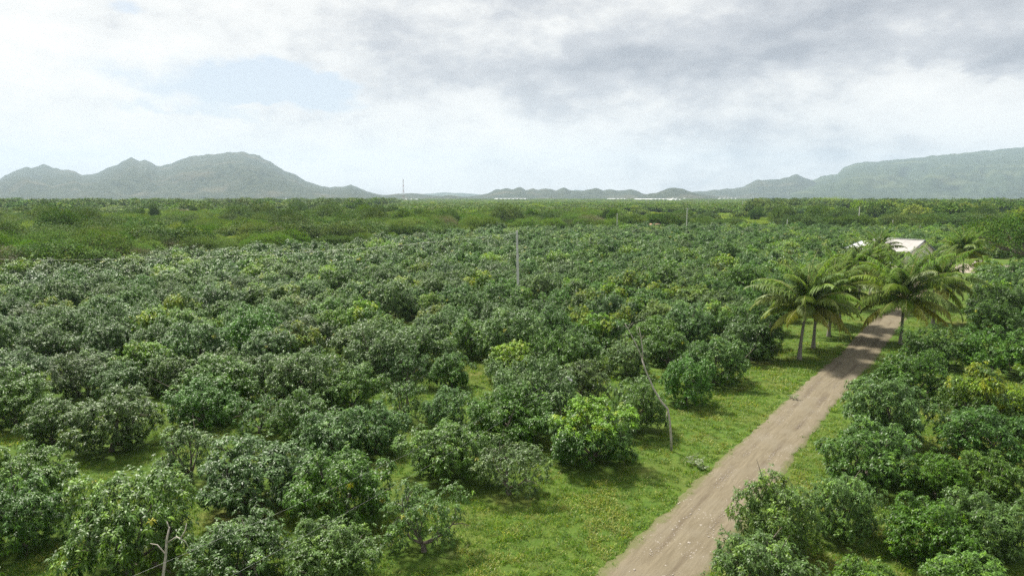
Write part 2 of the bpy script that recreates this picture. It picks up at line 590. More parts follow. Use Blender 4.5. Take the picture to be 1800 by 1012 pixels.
def mountain(name, prof, D, front, back, mat, seed, spur=.5, step=22, jag=1.0, wl=520):
    prof = sorted(prof)
    pxs = np.array([p[0] for p in prof], float)
    hs = []
    for px, py in prof:
        d = pdir(px, py); hs.append(max(CAM_H + D * d.z / d.y, 0))
    xs = (pxs - 900) / FPX * D / math.cos(PITCH)
    X = np.arange(xs[0], xs[-1] + step, step)
    H = np.interp(X, xs, hs)
    H = H + jag * 13 * fbm(X / 80 + seed, X * 0 + seed, 4) * np.clip(H / 60, 0, 1)
    ns = 64
    sfr = np.concatenate([np.linspace(-1, 0, ns), np.linspace(0, 1, ns // 3)[1:]])
    X2, S2 = np.meshgrid(X, sfr)
    H2 = np.tile(H, (len(sfr), 1))
    Y2 = D + np.where(S2 < 0, S2 * front, S2 * back) + 120 * pnoise(X2 / 900, X2 * 0 + seed)
    t = 1 - np.abs(S2)
    sm = t ** np.where(S2 < 0, 1.25, 1.1)
    rid = ridged(X2 / wl + seed * 3.1, S2 * front / (wl * 2.6) + .35 * pnoise(X2 / 300, S2 * 3) + seed, 5)
    env = np.clip(4 * t * (1 - t), 0, 1)
    Z = H2 * (sm + spur * env * (rid - .25) * .75)
    lim = H2 * np.clip(.20 + .80 * t, 0, 1)                       # spurs stay below the crest line seen from the plain
    Z = np.where(S2 < 0, np.minimum(Z, lim), Z)
    Z = Z + 6 * env * fbm(X2 / 70, Y2 / 70, 3)
    Z = np.where(t < .02, -6, Z)
    X2 = X2 * Y2 / D                                              # ridges run down towards the plain
    nx = len(X)
    i = (np.arange(len(sfr) - 1)[:, None] * nx + np.arange(nx - 1)[None, :]).ravel()
    f = np.column_stack([i, i + 1, i + nx + 1, i + nx])
    me = mesh_np(name, np.column_stack([X2.ravel(), Y2.ravel(), Z.ravel()]), [f], [mat], smooth=True)
    link(name, me, kind='structure')


mountain('mountain', [(-260, 344), (-170, 330), (-80, 322), (0, 316), (22, 313), (40, 303), (66, 293), (75, 296), (97, 288), (112, 296), (120, 295), (130, 299),
                      (145, 299), (158, 307), (178, 307), (190, 303), (200, 297), (222, 290), (238, 282), (247, 275), (262, 284), (270, 282), (282, 285), (291, 292), (300, 291),
                      (318, 287), (340, 277), (350, 274), (372, 273), (384, 272), (404, 269), (425, 268), (440, 267), (460, 271), (472, 277), (490, 288), (508, 299), (530, 309),
                      (548, 319), (565, 326), (590, 329), (612, 328), (622, 325), (634, 328), (650, 337), (668, 341), (690, 344)], 5200, 2300, 1500, M_HILL, 3, .62, 20)
mountain('hill', [(640, 346), (680, 343), (700, 341), (720, 340), (745, 341), (765, 344), (790, 345), (805, 346)], 4200, 500, 500, M_HILL, 7, .4, 16)
mountain('hill', [(750, 347), (775, 346), (788, 343), (800, 344), (815, 346), (830, 347)], 3300, 300, 300, M_HILL, 8, .4, 14)
mountain('hill', [(820, 346), (845, 343), (862, 339), (872, 334), (888, 331), (900, 333), (913, 329), (925, 334), (934, 331), (945, 334), (960, 330), (975, 335), (986, 329), (1000, 334), (1012, 336),
                  (1030, 334), (1046, 331), (1058, 335), (1070, 333), (1085, 335), (1105, 333), (1120, 337), (1135, 342), (1150, 345)], 4400, 900, 700, M_HILL, 11, .6, 16)
mountain('hill', [(1120, 346), (1145, 339), (1160, 334), (1178, 330), (1192, 331), (1205, 336), (1220, 341), (1240, 344), (1255, 346)], 3600, 500, 500, M_HILL, 12, .5, 14)
mountain('hill', [(720, 343), (760, 340), (790, 338), (820, 340), (850, 342), (950, 338), (1010, 334), (1050, 338), (1120, 342), (1200, 340), (1260, 342)], 8000, 700, 600, M_FAR, 15, .3, 50)
mountain('mountain', [(1160, 345), (1200, 338), (1240, 335), (1285, 331), (1300, 327), (1315, 320), (1326, 315), (1340, 316), (1358, 316), (1366, 312), (1378, 311), (1390, 306), (1402, 311), (1420, 320),
                      (1436, 329), (1460, 338), (1480, 345)], 5600, 1100, 900, M_HILL, 21, .6, 20)
mountain('mountain', [(1380, 330), (1410, 318), (1440, 308), (1458, 307), (1470, 295), (1495, 285), (1520, 285), (1545, 283), (1580, 279), (1630, 273), (1680, 268), (1740, 262), (1800, 256), (1880, 252), (1980, 262), (2100, 300), (2200, 340)],
         6300, 2300, 1500, M_FAR, 25, .8, 30, wl=700)
mountain('mountain', [(1430, 345), (1480, 334), (1540, 320), (1600, 310), (1660, 303), (1720, 301), (1800, 299), (1900, 305), (2000, 325), (2060, 345)], 5200, 1200, 900, M_FAR, 29, .8, 24, wl=520)


# ------------------------------------------------------------------ foliage generators
def leaves_np(P, D, L, W, droop, rng, tint, simple=False, cup=.25):
    """leaf blades: P base points, D directions, L lengths, W half widths -> verts, faces, tint"""
    N = len(P)
    up = np.array([0, 0, 1.0])
    w = np.cross(D, up); w += rng.normal(0, .25, w.shape)
    w /= np.linalg.norm(w, axis=1)[:, None] + 1e-9
    mid = P + D * (L * .5)[:, None]
    tip = P + D * L[:, None] - up * (L * droop)[:, None]
    nrm = np.cross(w, D)
    l = mid + w * W[:, None] + nrm * (W * cup)[:, None]
    r = mid - w * W[:, None] + nrm * (W * cup)[:, None]
    if simple:
        V = np.stack([P, l, tip, r], 1).reshape(-1, 3)
        b = np.arange(N)[:, None] * 4
        F = np.concatenate([b + np.array([0, 1, 3]), b + np.array([1, 2, 3])], 0)
        return V, F, np.repeat(tint, 4, 0)
    V = np.stack([P, l, tip, r, mid + up * (L * .04)[:, None]], 1).reshape(-1, 3)
    b = np.arange(N)[:, None] * 5
    F = np.concatenate([b + np.array(q) for q in ((0, 4, 1), (0, 3, 4), (1, 4, 2), (4, 3, 2))], 0)
    return V, F, np.repeat(tint, 5, 0)


def fib(n, rng):
    i = np.arange(n) + .5
    z = 1 - 2 * i / n
    a = i * 2.39996 + rng.uniform(0, 6.28)
    r = np.sqrt(1 - z * z)
    return np.column_stack([r * np.cos(a), r * np.sin(a), z])


def lobes(rng, Rr, H, nl, low=-.8, ctr=.43, zs=.38, rl=(.14, .26)):
    d = fib(int(nl * 1.5), rng)
    d = d[d[:, 2] > low]
    d += rng.normal(0, .16, d.shape)
    k = rng.uniform(.58, .95, len(d))
    C = np.column_stack([d[:, 0] * Rr * k, d[:, 1] * Rr * k, H * ctr + d[:, 2] * H * zs * rng.uniform(.75, 1.15, len(d))])
    r = Rr * rng.uniform(*rl, len(d))
    C[:, 2] = np.maximum(C[:, 2], r * .55)
    C = np.vstack([C, [[0, 0, H * .48]]]); r = np.append(r, Rr * .5)
    return C, r


def shell(rng, C, r, n, margin=.12, zmin=.12, dn=-.55, squash=.85):
    pts = []; nor = []; own = []
    need = n
    area = r ** 2 / np.sum(r ** 2)
    while need > 0:
        k = rng.choice(len(C), size=need * 4, p=area)
        d = rng.normal(size=(len(k), 3)); d /= np.linalg.norm(d, axis=1)[:, None]
        p = C[k] + d * (r[k] * rng.uniform(.80, 1.20, len(k)))[:, None] * np.array([1, 1, squash])
        dist = np.linalg.norm((p[:, None, :] - C[None]) / np.array([1, 1, squash]), axis=2) / r[None]
        dist[np.arange(len(k)), k] = 9
        ok = (dist.min(1) > 1 - margin) & (d[:, 2] > dn) & (p[:, 2] > zmin)
        p, d, kk = p[ok][:need], d[ok][:need], k[ok][:need]
        pts.append(p); nor.append(d); own.append(kk); need -= len(p)
    return np.vstack(pts), np.vstack(nor), np.concatenate(own)


def whorl_crown(name, seed, Rr=2.5, H=3.4, nl=16, nros=1200, nleaf=12, L=.215, W=.034, style='dark', inner=.05, simple=False, mat=None, hollow=0):
    """a crown of leaf whorls carried by uneven lobes"""
    rng = np.random.default_rng(seed)
    C, r = lobes(rng, Rr, H, nl)
    if hollow:
        keep = rng.random(len(C)) > hollow; keep[:3] = True
        C, r = C[keep], r[keep] * .92
    P, Nn, own = shell(rng, C, r, nros)
    shoot = rng.random(nros) < .09                              # shoots that stand out of the outline
    P = P + np.where(shoot, rng.uniform(.12, .38, nros), 0)[:, None] * (Nn * .7 + np.array([0, 0, .5]))
    k = int(nros * inner)
    q = rng.choice(nros, k)
    P = np.vstack([P, P[q] * np.array([.72, .72, .86]) + rng.normal(0, .08, (k, 3))]); Nn = np.vstack([Nn, Nn[q]]); own = np.append(own, own[q])
    kx = Rr * .93 / np.percentile(np.hypot(P[:, 0], P[:, 1]), 95); kz = H * .97 / np.percentile(P[:, 2], 97)
    P = P * np.array([kx, kx, kz]); C = C * np.array([kx, kx, kz])
    n = len(P)
    ax = Nn * .75 + np.array([0, 0, .55]) + rng.normal(0, .22, (n, 3))
    ax /= np.linalg.norm(ax, axis=1)[:, None]
    zf = P[:, 2] / H
    fl = np.where(rng.random(n) < .08, rng.uniform(.2, .6, n), rng.uniform(0, .10, n))
    dr = np.where(rng.random(n) < .002, .6, 0.0)
    lobef = rng.random(len(C))[own]
    if style == 'flush':
        f = np.clip((zf - .56) / .2, 0, 1) * (lobef < .93)
        on = rng.random(n) < f * .92
        fl = np.where(on, rng.uniform(.55, 1.0, n), fl)
        dr = np.where(on & (rng.random(n) < .10), .3, dr)
    elif style == 'gold':
        f = np.clip((zf - .45) / .25, 0, 1) * (lobef < .6)
        on = rng.random(n) < f * .85
        fl = np.where(on, rng.uniform(.6, 1.0, n), fl)
        dr = np.where(on & (lobef < .34), rng.uniform(.1, .42, n), dr)
    elif style == 'mid':
        on = rng.random(n) < .45 * (lobef < .5) + .08
        fl = np.where(on, rng.uniform(.25, .7, n), fl)
    # leaves of every whorl
    u = np.cross(ax, rng.normal(size=(n, 3))); u /= np.linalg.norm(u, axis=1)[:, None]
    v = np.cross(ax, u)
    ph = (np.arange(nleaf) * 2.39996)[None, :] + rng.uniform(0, 6.28, (n, 1)) + rng.normal(0, .2, (n, nleaf))
    th = np.clip(rng.normal(1.25, .26, (n, nleaf)), .4, 1.8)
    D = ax[:, None, :] * np.cos(th)[..., None] + (u[:, None, :] * np.cos(ph)[..., None] + v[:, None, :] * np.sin(ph)[..., None]) * np.sin(th)[..., None]
    D = D + np.array([0, 0, -.22])
    D /= np.linalg.norm(D, axis=2)[..., None]
    PP = np.repeat(P[:, None, :], nleaf, 1) + ax[:, None, :] * rng.uniform(-.10, .05, (n, nleaf))[..., None]
    N = n * nleaf
    tint = np.stack([np.repeat(fl, nleaf) * rng.uniform(.75, 1.15, N), np.clip(np.repeat(rng.uniform(.2, .8, n), nleaf) + rng.normal(0, .18, N), 0, 1), np.repeat(dr, nleaf)], 1).clip(0, 1)
    V, F, T = leaves_np(PP.reshape(-1, 3), D.reshape(-1, 3), L * rng.uniform(.7, 1.15, N), W * rng.uniform(.8, 1.15, N), rng.uniform(.12, .42, N), rng, tint, simple)
    V[:, 2] = np.maximum(V[:, 2], .06)
    return V, F, T, C


def limbs(name, seed, C, H, r0=.13, n=7, low=.45):
    rng = np.random.default_rng(seed + 91)
    b = MB()
    fork = Vector((rng.normal(0, .08), rng.normal(0, .08), low))
    b.tube([(0, 0, -.15), (0, 0, .1), fork * .6, fork], [r0 * 1.5, r0 * 1.15, r0, r0 * .95], 8)
    for k in rng.permutation(len(C))[:n]:
        c = Vector(C[k])
        m = fork.lerp(c, .5) + Vector((rng.normal(0, .12), rng.normal(0, .12), -.05 * H))
        b.tube([fork - Vector((0, 0, .05)), m, c], [r0 * .62, r0 * .42, r0 * .16], 5)
        for _ in range(2):
            e = c + Vector(rng.normal(0, .45, 3))
            b.tube([m.lerp(c, .6), m.lerp(c, .8).lerp(e, .5), e], [r0 * .25, r0 * .18, r0 * .08], 4, False)
    return b


def leaf_crown_fine(seed, Rr, H, nl, nleaf, L, mat_style, zmin=.5, low=-.5, ctr=.55, zs=.3, rl=(.24, .42)):
    """small-leaved crown: leafy twig ends spread through uneven lobes"""
    rng = np.random.default_rng(seed)
    C, r = lobes(rng, Rr, H, nl, low, ctr, zs, rl)
    P, Nn, own = shell(rng, C, r, nleaf, .22, zmin, -.8, .8)
    k = nleaf // 3
    P[:k] = P[:k] * .88 + rng.normal(0, .12, (k, 3)) + np.array([0, 0, H * .05])
    D = Nn * .6 + rng.normal(0, .55, P.shape) + np.array([0, 0, .25])
    D /= np.linalg.norm(D, axis=1)[:, None]
    lobef = rng.random(len(C))[own]
    fl = np.clip(lobef * .8 + rng.normal(0, .25, nleaf), 0, 1)
    dr = np.where(rng.random(nleaf) < .05 + .25 * (lobef > .9), rng.uniform(.3, .8, nleaf), 0)
    tint = np.stack([fl, np.clip(.5 + rng.normal(0, .22, nleaf), 0, 1), dr], 1)
    Ls = L * rng.uniform(.6, 1.3, nleaf)
    V, F, T = leaves_np(P, D, Ls, Ls * rng.uniform(.26, .42, nleaf), rng.uniform(-.05, .3, nleaf), rng, tint, True, .5)
    return V, F, T, C


def joined(name, V, F, T, b, mat):
    """crown and limbs as one mesh, for the far trees"""
    bv = np.array(b.v); o = len(V)
    f3 = np.array(b.f3).reshape(-1, 3) + o; f4 = np.array(b.f4).reshape(-1, 4) + o
    mi = np.concatenate([np.zeros(len(F)), np.ones(len(f3) + len(f4))])
    return mesh_np(name, np.vstack([V, bv]), [F, f3, f4], [mat, M_BARK], np.vstack([T, np.full((len(bv), 3), .5)]), midx=mi)


CROWN = {}; TRUNK = {}
BR, BH = 2.5, 3.4
for style, cnt in (('dark', 6), ('flush', 3), ('gold', 3), ('mid', 3), ('sparse', 4)):
    for i in range(cnt):
        sd = {'dark': 100, 'flush': 200, 'gold': 300, 'mid': 400, 'sparse': 500}[style] + i * 7
        if style == 'sparse':
            V, F, T, C = whorl_crown('mango_crown', sd, nl=24, nros=560, nleaf=11, style='dark', inner=.0, hollow=.25)
        else:
            V, F, T, C = whorl_crown('mango_crown', sd, style=style, nl=30 + i % 4 * 4)
        CROWN[style, i] = mesh_np('mango_crown', V, [F], [M_MANGO], T)
        TRUNK[style, i] = limbs('t', sd, C, BH).mesh('mango_trunk', M_BARK)
NVAR = {'dark': 6, 'flush': 3, 'gold': 3, 'mid': 3, 'sparse': 4}


# ------------------------------------------------------------------ geometry-node scatter for what nobody could count
def scatter(name, pts, rz, scl, pick, sources, **tags):
    src = bpy.data.collections.new(name + '_sources')
    for i, me in enumerate(sources):
        o = bpy.data.objects.new('%s_source_%02d' % (name, i), me)
        src.objects.link(o)
    n = len(pts)
    me = bpy.data.meshes.new(name)
    me.vertices.add(n)
    me.vertices.foreach_set('co', np.asarray(pts, np.float32).ravel())
    rot = np.zeros((n, 3), np.float32); rot[:, 2] = rz
    a = me.attributes.new('turn', 'FLOAT_VECTOR', 'POINT'); a.data.foreach_set('vector', rot.ravel())
    a = me.attributes.new('size', 'FLOAT_VECTOR', 'POINT'); a.data.foreach_set('vector', np.asarray(scl, np.float32).ravel())
    a = me.attributes.new('pick', 'INT', 'POINT'); a.data.foreach_set('value', np.asarray(pick, np.int32))
    ob = link(name, me, kind='stuff', **tags)
    t = bpy.data.node_groups.new(name, 'GeometryNodeTree')
    t.interface.new_socket('Geometry', in_out='INPUT', socket_type='NodeSocketGeometry')
    t.interface.new_socket('Geometry', in_out='OUTPUT', socket_type='NodeSocketGeometry')
    N = t.nodes
    gi, go = N.new('NodeGroupInput'), N.new('NodeGroupOutput')
    ci = N.new('GeometryNodeCollectionInfo')
    ci.inputs['Collection'].default_value = src
    ci.inputs['Separate Children'].default_value = True
    ci.inputs['Reset Children'].default_value = True
    iop = N.new('GeometryNodeInstanceOnPoints')
    iop.inputs['Pick Instance'].default_value = True
    def attr(nm, ty):
        q = N.new('GeometryNodeInputNamedAttribute'); q.data_type = ty
        q.inputs['Name'].default_value = nm
        return [s for s in q.outputs if s.enabled and s.name == 'Attribute'][0]
    L = t.links
    L.new(gi.outputs[0], iop.inputs['Points'])
    L.new(ci.outputs[0], iop.inputs['Instance'])
    L.new(attr('pick', 'INT'), iop.inputs['Instance Index'])
    e2r = N.new('FunctionNodeEulerToRotation')
    L.new(attr('turn', 'FLOAT_VECTOR'), e2r.inputs[0])
    L.new(e2r.outputs[0], iop.inputs['Rotation'])
    L.new(attr('size', 'FLOAT_VECTOR'), iop.inputs['Scale'])
    L.new(iop.outputs[0], go.inputs[0])
    md = ob.modifiers.new('scatter', 'NODES')
    md.node_group = t
    return ob


# ------------------------------------------------------------------ the mango orchard
rnd = random.Random(11)


def mango(x, y, Rr, H, style, label, group, rz=None):
    i = rnd.randrange(NVAR[style])
    t = thing('mango_tree', label, 'tree', (x, y, 0), rnd.uniform(0, 6.28) if rz is None else rz, group)
    s = (Rr / BR * rnd.uniform(.9, 1.1), Rr / BR * rnd.uniform(.9, 1.1), H / BH)
    link('trunk', TRUNK[style, i], t, scale=s)
    link('crown', CROWN[style, i], t, scale=s)
    return t


# crowns read off the photograph one by one: left edge, right edge, top, bottom, look, (own label)
NEAR = [
    (957, 1114, 702, 838, 'flush', 'rounded mango tree with bright green new leaves above dark skirts, beside grassy verge'),
    (823, 966, 783, 892, 'sparse', 'small open mango tree standing forward on the grass, next to the bright green one'),
    (667, 825, 848, 1000, 'sparse', 'open-crowned mango tree with bare twigs at the verge corner, lowest along the grass'),
    (707, 855, 752, 866, 'dark', 'dark mango tree behind the open-crowned one at the verge corner'),
    (815, 955, 694, 800, 'dark', None), (1063, 1170, 662, 772, 'dark', 'dark mango tree right behind the leaning bare trunk'),
    (1158, 1252, 630, 722, 'dark', None), (1195, 1312, 596, 686, 'dark', 'broad dark mango tree bulging into the verge beyond the leaning bare trunk'),
    (1262, 1374, 560, 642, 'dark', 'dark mango tree closest to the first coconut palm'),
    (855, 945, 603, 680, 'flush', 'mango tree with fresh green crown beside a narrow grass gap'), (868, 950, 655, 718, 'mid', None), (750, 836, 622, 692, 'dark', 'compact dark mango tree on the other side of the narrow grass gap'),
    (672, 757, 612, 690, 'sparse', None), (600, 722, 710, 812, 'dark', None), (578, 672, 642, 730, 'dark', None), (745, 826, 683, 760, 'dark', None), (668, 760, 668, 752, 'sparse', None),
    (505, 698, 806, 952, 'dark', 'large pale-topped mango tree behind the two thin wires'),
    (500, 664, 925, 1062, 'dark', 'silvery mango tree on the verge side of the dead forked branch'), (345, 505, 930, 1050, 'dark', 'silvery mango tree right beside the dead forked branch'), (112, 352, 838, 1050, 'mid', 'mango tree partly hiding the dead forked branch'),
    (368, 548, 778, 918, 'dark', None), (262, 412, 758, 866, 'sparse', 'thin see-through mango tree between two grass gaps'), (-20, 132, 786, 912, 'dark', None),
    (120, 276, 706, 812, 'dark', None), (40, 150, 712, 790, 'dark', None), (300, 418, 674, 764, 'dark', 'rounded dark mango tree standing just behind a patch of open grass'),
    (411, 502, 696, 772, 'sparse', None), (480, 600, 690, 790, 'dark', None), (-40, 102, 682, 762, 'dark', None), (-30, 116, 850, 988, 'mid', None),
    (520, 650, 735, 830, 'dark', None), (975, 1072, 640, 712, 'mid', None), (935, 1010, 655, 730, 'dark', None),
    (1060, 1140, 600, 668, 'mid', None), (1130, 1215, 580, 650, 'dark', None), (985, 1062, 590, 655, 'dark', None),
    (165, 262, 640, 716, 'dark', None), (90, 190, 622, 706, 'dark', None), (250, 345, 628, 700, 'dark', None), (345, 445, 618, 696, 'dark', None), (440, 540, 622, 702, 'dark', None), (-20, 80, 618, 692, 'dark', None),
    (520, 600, 612, 680, 'sparse', None), (280, 370, 556, 612, 'flush', 'mango tree flushed bright yellow-green in the middle of the dark canopy'), (348, 412, 562, 618, 'flush', 'smaller bright-flushed mango tree touching the yellow-green one'),
    (1010, 1100, 565, 620, 'gold', None), (985, 1048, 540, 590, 'gold', None), (1065, 1125, 540, 590, 'gold', None), (595, 660, 500, 545, 'gold', None), (662, 720, 494, 540, 'gold', None),
    (730, 800, 538, 590, 'gold', None),
]
ACROSS = [   # the narrow block on the other side of the track
    (1283, 1440, 820, 1000, 'mid', 'full mango tree with lighter green leaves overhanging the track edge'), (1410, 1545, 840, 965, 'mid', 'mango tree with a few yellow shoots behind the full lighter one at the track'),
    (1235, 1430, 968, 1110, 'mid', None), (1441, 1604, 752, 872, 'dark', None), (1463, 1634, 667, 796, 'dark', 'dark mango tree beside the broken rut where the track pinches'), (1540, 1662, 634, 712, 'dark', None),
    (1580, 1684, 576, 652, 'dark', 'dark mango tree at the foot of the widest coconut palm'), (1545, 1695, 880, 1010, 'dark', None), (1642, 1805, 870, 1000, 'dark', None), (1588, 1700, 800, 890, 'dark', None), (1680, 1790, 796, 885, 'dark', None),
    (1645, 1792, 742, 828, 'dark', None), (1655, 1792, 648, 766, 'gold', 'mango tree with a golden-green cap in the block across the track'), (1672, 1810, 588, 664, 'dark', None), (1690, 1800, 530, 600, 'dark', None), (1710, 1800, 474, 545, 'dark', None),
    (1790, 1930, 690, 790, 'dark', None), (1800, 1960, 830, 950, 'dark', None), (1440, 1600, 985, 1120, 'dark', None), (1620, 1790, 985, 1120, 'dark', None), (1800, 1930, 600, 690, 'dark', None),
]


def spot(x, y, off):
    if off > 0:
        return ' in the narrow block across the track'
    if math.hypot(x - .8, y - 89.6) < 13:
        return ' around the foot of the tall concrete pole'
    if min(math.hypot(x - q[0], y - q[1]) for q in PALMS) < 17:
        return ' in the rows beside the coconut palms'
    if off > -22:
        return ' in the first rows along the grass verge'
    if y > 100:
        return ' in the dense orchard past the concrete pole'
    return ' deep in the dense orchard'


def place(x0, x1, yt, yb, grow=1.1):
    cx = (x0 + x1) / 2
    gf = ground(cx, yb)
    d = math.hypot(gf.x, gf.y)
    r = (x1 - x0) / 2 / FPX * (gf.y * math.cos(PITCH) + CAM_H * math.sin(PITCH)) * grow
    r = min(r, 2.95)
    u = Vector((gf.x, gf.y, 0)) / d
    c = gf + u * r * .72
    q = pdir(cx, yt)
    t = (c.y + r * .15) / q.y
    H = min(max(CAM_H + q.z * t, 1.25 * r), 1.6 * r, 4.4)
    return c.x, c.y, r, H


LOOK = {'dark': 'dark green mango tree', 'mid': 'mango tree with lighter green patches', 'sparse': 'thin mango tree with see-through twigs', 'flush': 'mango tree with fresh bright green crown', 'gold': 'mango tree capped with golden young leaves'}
GRP_L, GRP_R = 'mango trees of the dense orchard', 'mango trees of the block across the track'
PALMS = [(26.6, 61.8), (30.0, 66.6), (34.1, 72.2), (38.3, 78.6), (46.4, 90.3), (53.5, 101), (61.3, 113.6), (39.7, 68.4), (49.6, 79.2), (57.0, 91.5), (72.2, 108.5)]
placed = []
n_single = 0
for lst, grp in ((NEAR, GRP_L), (ACROSS, GRP_R)):
    for (x0, x1, yt, yb, st, lab) in lst:
        x, y, r, h = place(x0, x1, yt, yb, 1.1 if lst is NEAR else 1.06)
        mango(x, y, r, h, st, lab or LOOK[st] + spot(x, y, track_off((x, y))[0][0]), grp)
        placed.append((x, y, r)); n_single += 1
placed = np.array(placed)

EDGE_T = [(-160, 485), (0, 470), (150, 462), (300, 440), (450, 432), (600, 428), (700, 415), (800, 405), (880, 400), (1000, 398), (1200, 396), (1500, 398), (1800, 398), (1960, 398)]
_e = [ground(a, b, 3.0) for a, b in EDGE_T]
EDGE_A = np.array([math.atan2(p.x, p.y) for p in _e]); EDGE_D = np.array([math.hypot(p.x, p.y) for p in _e])
HOUSE = (89.5, 158)


def frame_px(p, z=1.5):
    d = np.column_stack([p, np.full(len(p), z - CAM_H)])
    f = d[:, 1] * math.cos(PITCH) - d[:, 2] * math.sin(PITCH)
    u = d[:, 1] * math.sin(PITCH) + d[:, 2] * math.cos(PITCH)
    return 900 + FPX * d[:, 0] / np.maximum(f, .1), 506 - FPX * u / np.maximum(f, .1), f


rng = np.random.default_rng(3)
gs, gt = np.meshgrid(np.arange(-60, 420, 4.7), np.arange(-330, 200, 5.0))
gs = gs + (np.round(gt / 5.0) % 2) * 2.0
cand = np.column_stack([gs.ravel(), gt.ravel()]) + rng.normal(0, .55, (gs.size, 2))
cand = np.array([5.6, 25.4]) + cand[:, :1] * tdir + cand[:, 1:] * tnor
dist = np.hypot(cand[:, 0], cand[:, 1]); ang = np.arctan2(cand[:, 0], cand[:, 1])
px, py, fw = frame_px(cand)
off, sl_ = track_off(cand)
ok = (fw > 12) & (px > -260) & (px < 2060) & (dist < np.interp(ang, EDGE_A, EDGE_D)) & (py < 1300)
ok &= ((off < -9.0) | (off > 6.0)) | (sl_ >= TRL - .5)
ok &= ~((off > -12.5) & (off < 0) & (dist < 62))
for q in PALMS:
    ok &= np.hypot(cand[:, 0] - q[0], cand[:, 1] - q[1]) > 4.6
ok &= ~((np.abs(cand[:, 0] - 97) < 23) & (np.abs(cand[:, 1] - 148) < 17))
dm = np.hypot(cand[:, None, 0] - placed[None, :, 0], cand[:, None, 1] - placed[None, :, 1])
ok &= (dm - placed[None, :, 2]).min(1) > 1.2
inframe = (px > -60) & (px < 1860)
GAPS = [(295, 755, 48), (440, 780, 42), (30, 775, 48), (180, 830, 62), (345, 900, 62), (40, 1000, 75), (680, 930, 45), (840, 660, 42), (575, 650, 25), (690, 840, 25), (310, 690, 25), (700, 700, 20)]
for (gx_, gy_, gr_) in GAPS:
    ok &= np.hypot(px - gx_, (py - gy_) * 1.5) > gr_ + 25
fill = inframe & (py > 640) & (off < 0)
ok &= ~(fill & (((dm - placed[None, :, 2]).min(1) < 1.3) | (py > 830) | (off > -13)))
ok &= ~(inframe & (py > 960))                      # this part is laid out tree by tree above
ok &= ~(inframe & (py > 560) & (off > 0))
ok &= ~((np.hypot(px - 840, py - 660) < 28) | (np.hypot((px - 1150) / 2.5, py - 553) < 9) | (np.hypot((px - 130) / 2, py - 508) < 8))
ok &= rng.random(len(cand)) > .035
cand, dist, px, py, off = cand[ok], dist[ok], px[ok], py[ok], off[ok]
n = len(cand)
rr_ = np.clip(rng.normal(2.62, .36, n), 1.7, 3.5)
hh_ = rr_ * rng.uniform(1.15, 1.5, n)
patch = pnoise(cand[:, 0] / 26 + 4.2, cand[:, 1] / 26) + rng.normal(0, .18, n)
u = rng.random(n)
near_track = np.abs(off) < 34
styles = np.where(patch > .42, np.where(u < .45, 'flush', 'mid'), np.where(u < .035, 'gold', np.where(u < .10, 'flush', np.where(u < .34, 'mid', np.where(u < .42, 'sparse', 'dark')))))
styles = np.where((dist > 75) & near_track & (u > .72), 'gold', styles)
seen = (px > -40) & (px < 1840) & (py < 1080)
order = np.argsort(np.where(seen, dist, 1e9))
take = order[:max(0, 300 - n_single)]
for i in take:
    r_ = off[i] > 0
    st = str(styles[i])
    mango(cand[i, 0], cand[i, 1], rr_[i], hh_[i], st, LOOK[st] + spot(cand[i, 0], cand[i, 1], off[i]), GRP_R if r_ else GRP_L)
rest = np.setdiff1d(np.arange(n), take)
FARM = []
fsty = ['dark', 'dark', 'dark', 'flush', 'gold', 'mid', 'mid']
for i, st in enumerate(fsty):
    V, F, T, C = whorl_crown('far', 700 + i * 3, nros=330, nleaf=8, L=.40, W=.062, style=st, inner=.15, simple=True)
    FARM.append(joined('mango_far', V, F, T, limbs('t', 700 + i, C, BH, n=4), M_MANGO))
lut = {'dark': [0, 1, 2], 'flush': [3], 'gold': [4], 'mid': [5, 6], 'sparse': [0, 2]}
pk = [lut[str(styles[i])][rng.integers(len(lut[str(styles[i])]))] for i in rest]
if len(rest):
    scatter('orchard_trees', np.column_stack([cand[rest], np.zeros(len(rest))]), rng.uniform(0, 6.28, len(rest)),
            np.column_stack([rr_[rest] / BR, rr_[rest] / BR, hh_[rest] / BH]), pk, FARM, label='dense mass of far mango trees filling the rear of the orchard', category='orchard')

# ------------------------------------------------------------------ scrub and trees beyond the orchard
SCR = {}
for kind, mat in (('fine', M_FINE), ('round', M_ROUND), ('pale', M_PALE), ('dry', M_DRY)):
    for i in range(4):
        sd = {'fine': 1000, 'round': 1100, 'pale': 1200, 'dry': 1300}[kind] + i * 5
        nlf = {'fine': 6500, 'round': 7000, 'pale': 5500, 'dry': 3200}[kind] * (1 + (i > 1))
        ll = {'fine': .28, 'round': .33, 'pale': .27, 'dry': .26}[kind]
        r0, h0 = ((3.2, 4.6), (5.6, 6.0))[i > 1]
        V, F, T, C = leaf_crown_fine(sd, r0, h0, (15, 26)[i > 1], nlf, ll, kind, .3 if kind != 'round' else .6)
        SCR[kind, i] = (mesh_np('scrub_crown', V, [F], [mat], T), limbs('t', sd, C, h0, .14 + .06 * (i > 1), 7, .6).mesh('scrub_trunk', M_BARK), r0, h0)
FARS = []
for i, (kind, mat) in enumerate((('fine', M_FINE), ('fine', M_FINE), ('round', M_ROUND), ('round', M_ROUND), ('pale', M_PALE), ('pale', M_PALE), ('dry', M_DRY))):
    V, F, T, C = leaf_crown_fine(1500 + i, 3.2, 4.6, 13, 1300, .62, kind, .3)
    FARS.append(joined('scrub_far', V, F, T, limbs('t', 1500 + i, C, 4.6, .14, 3, .6), mat))

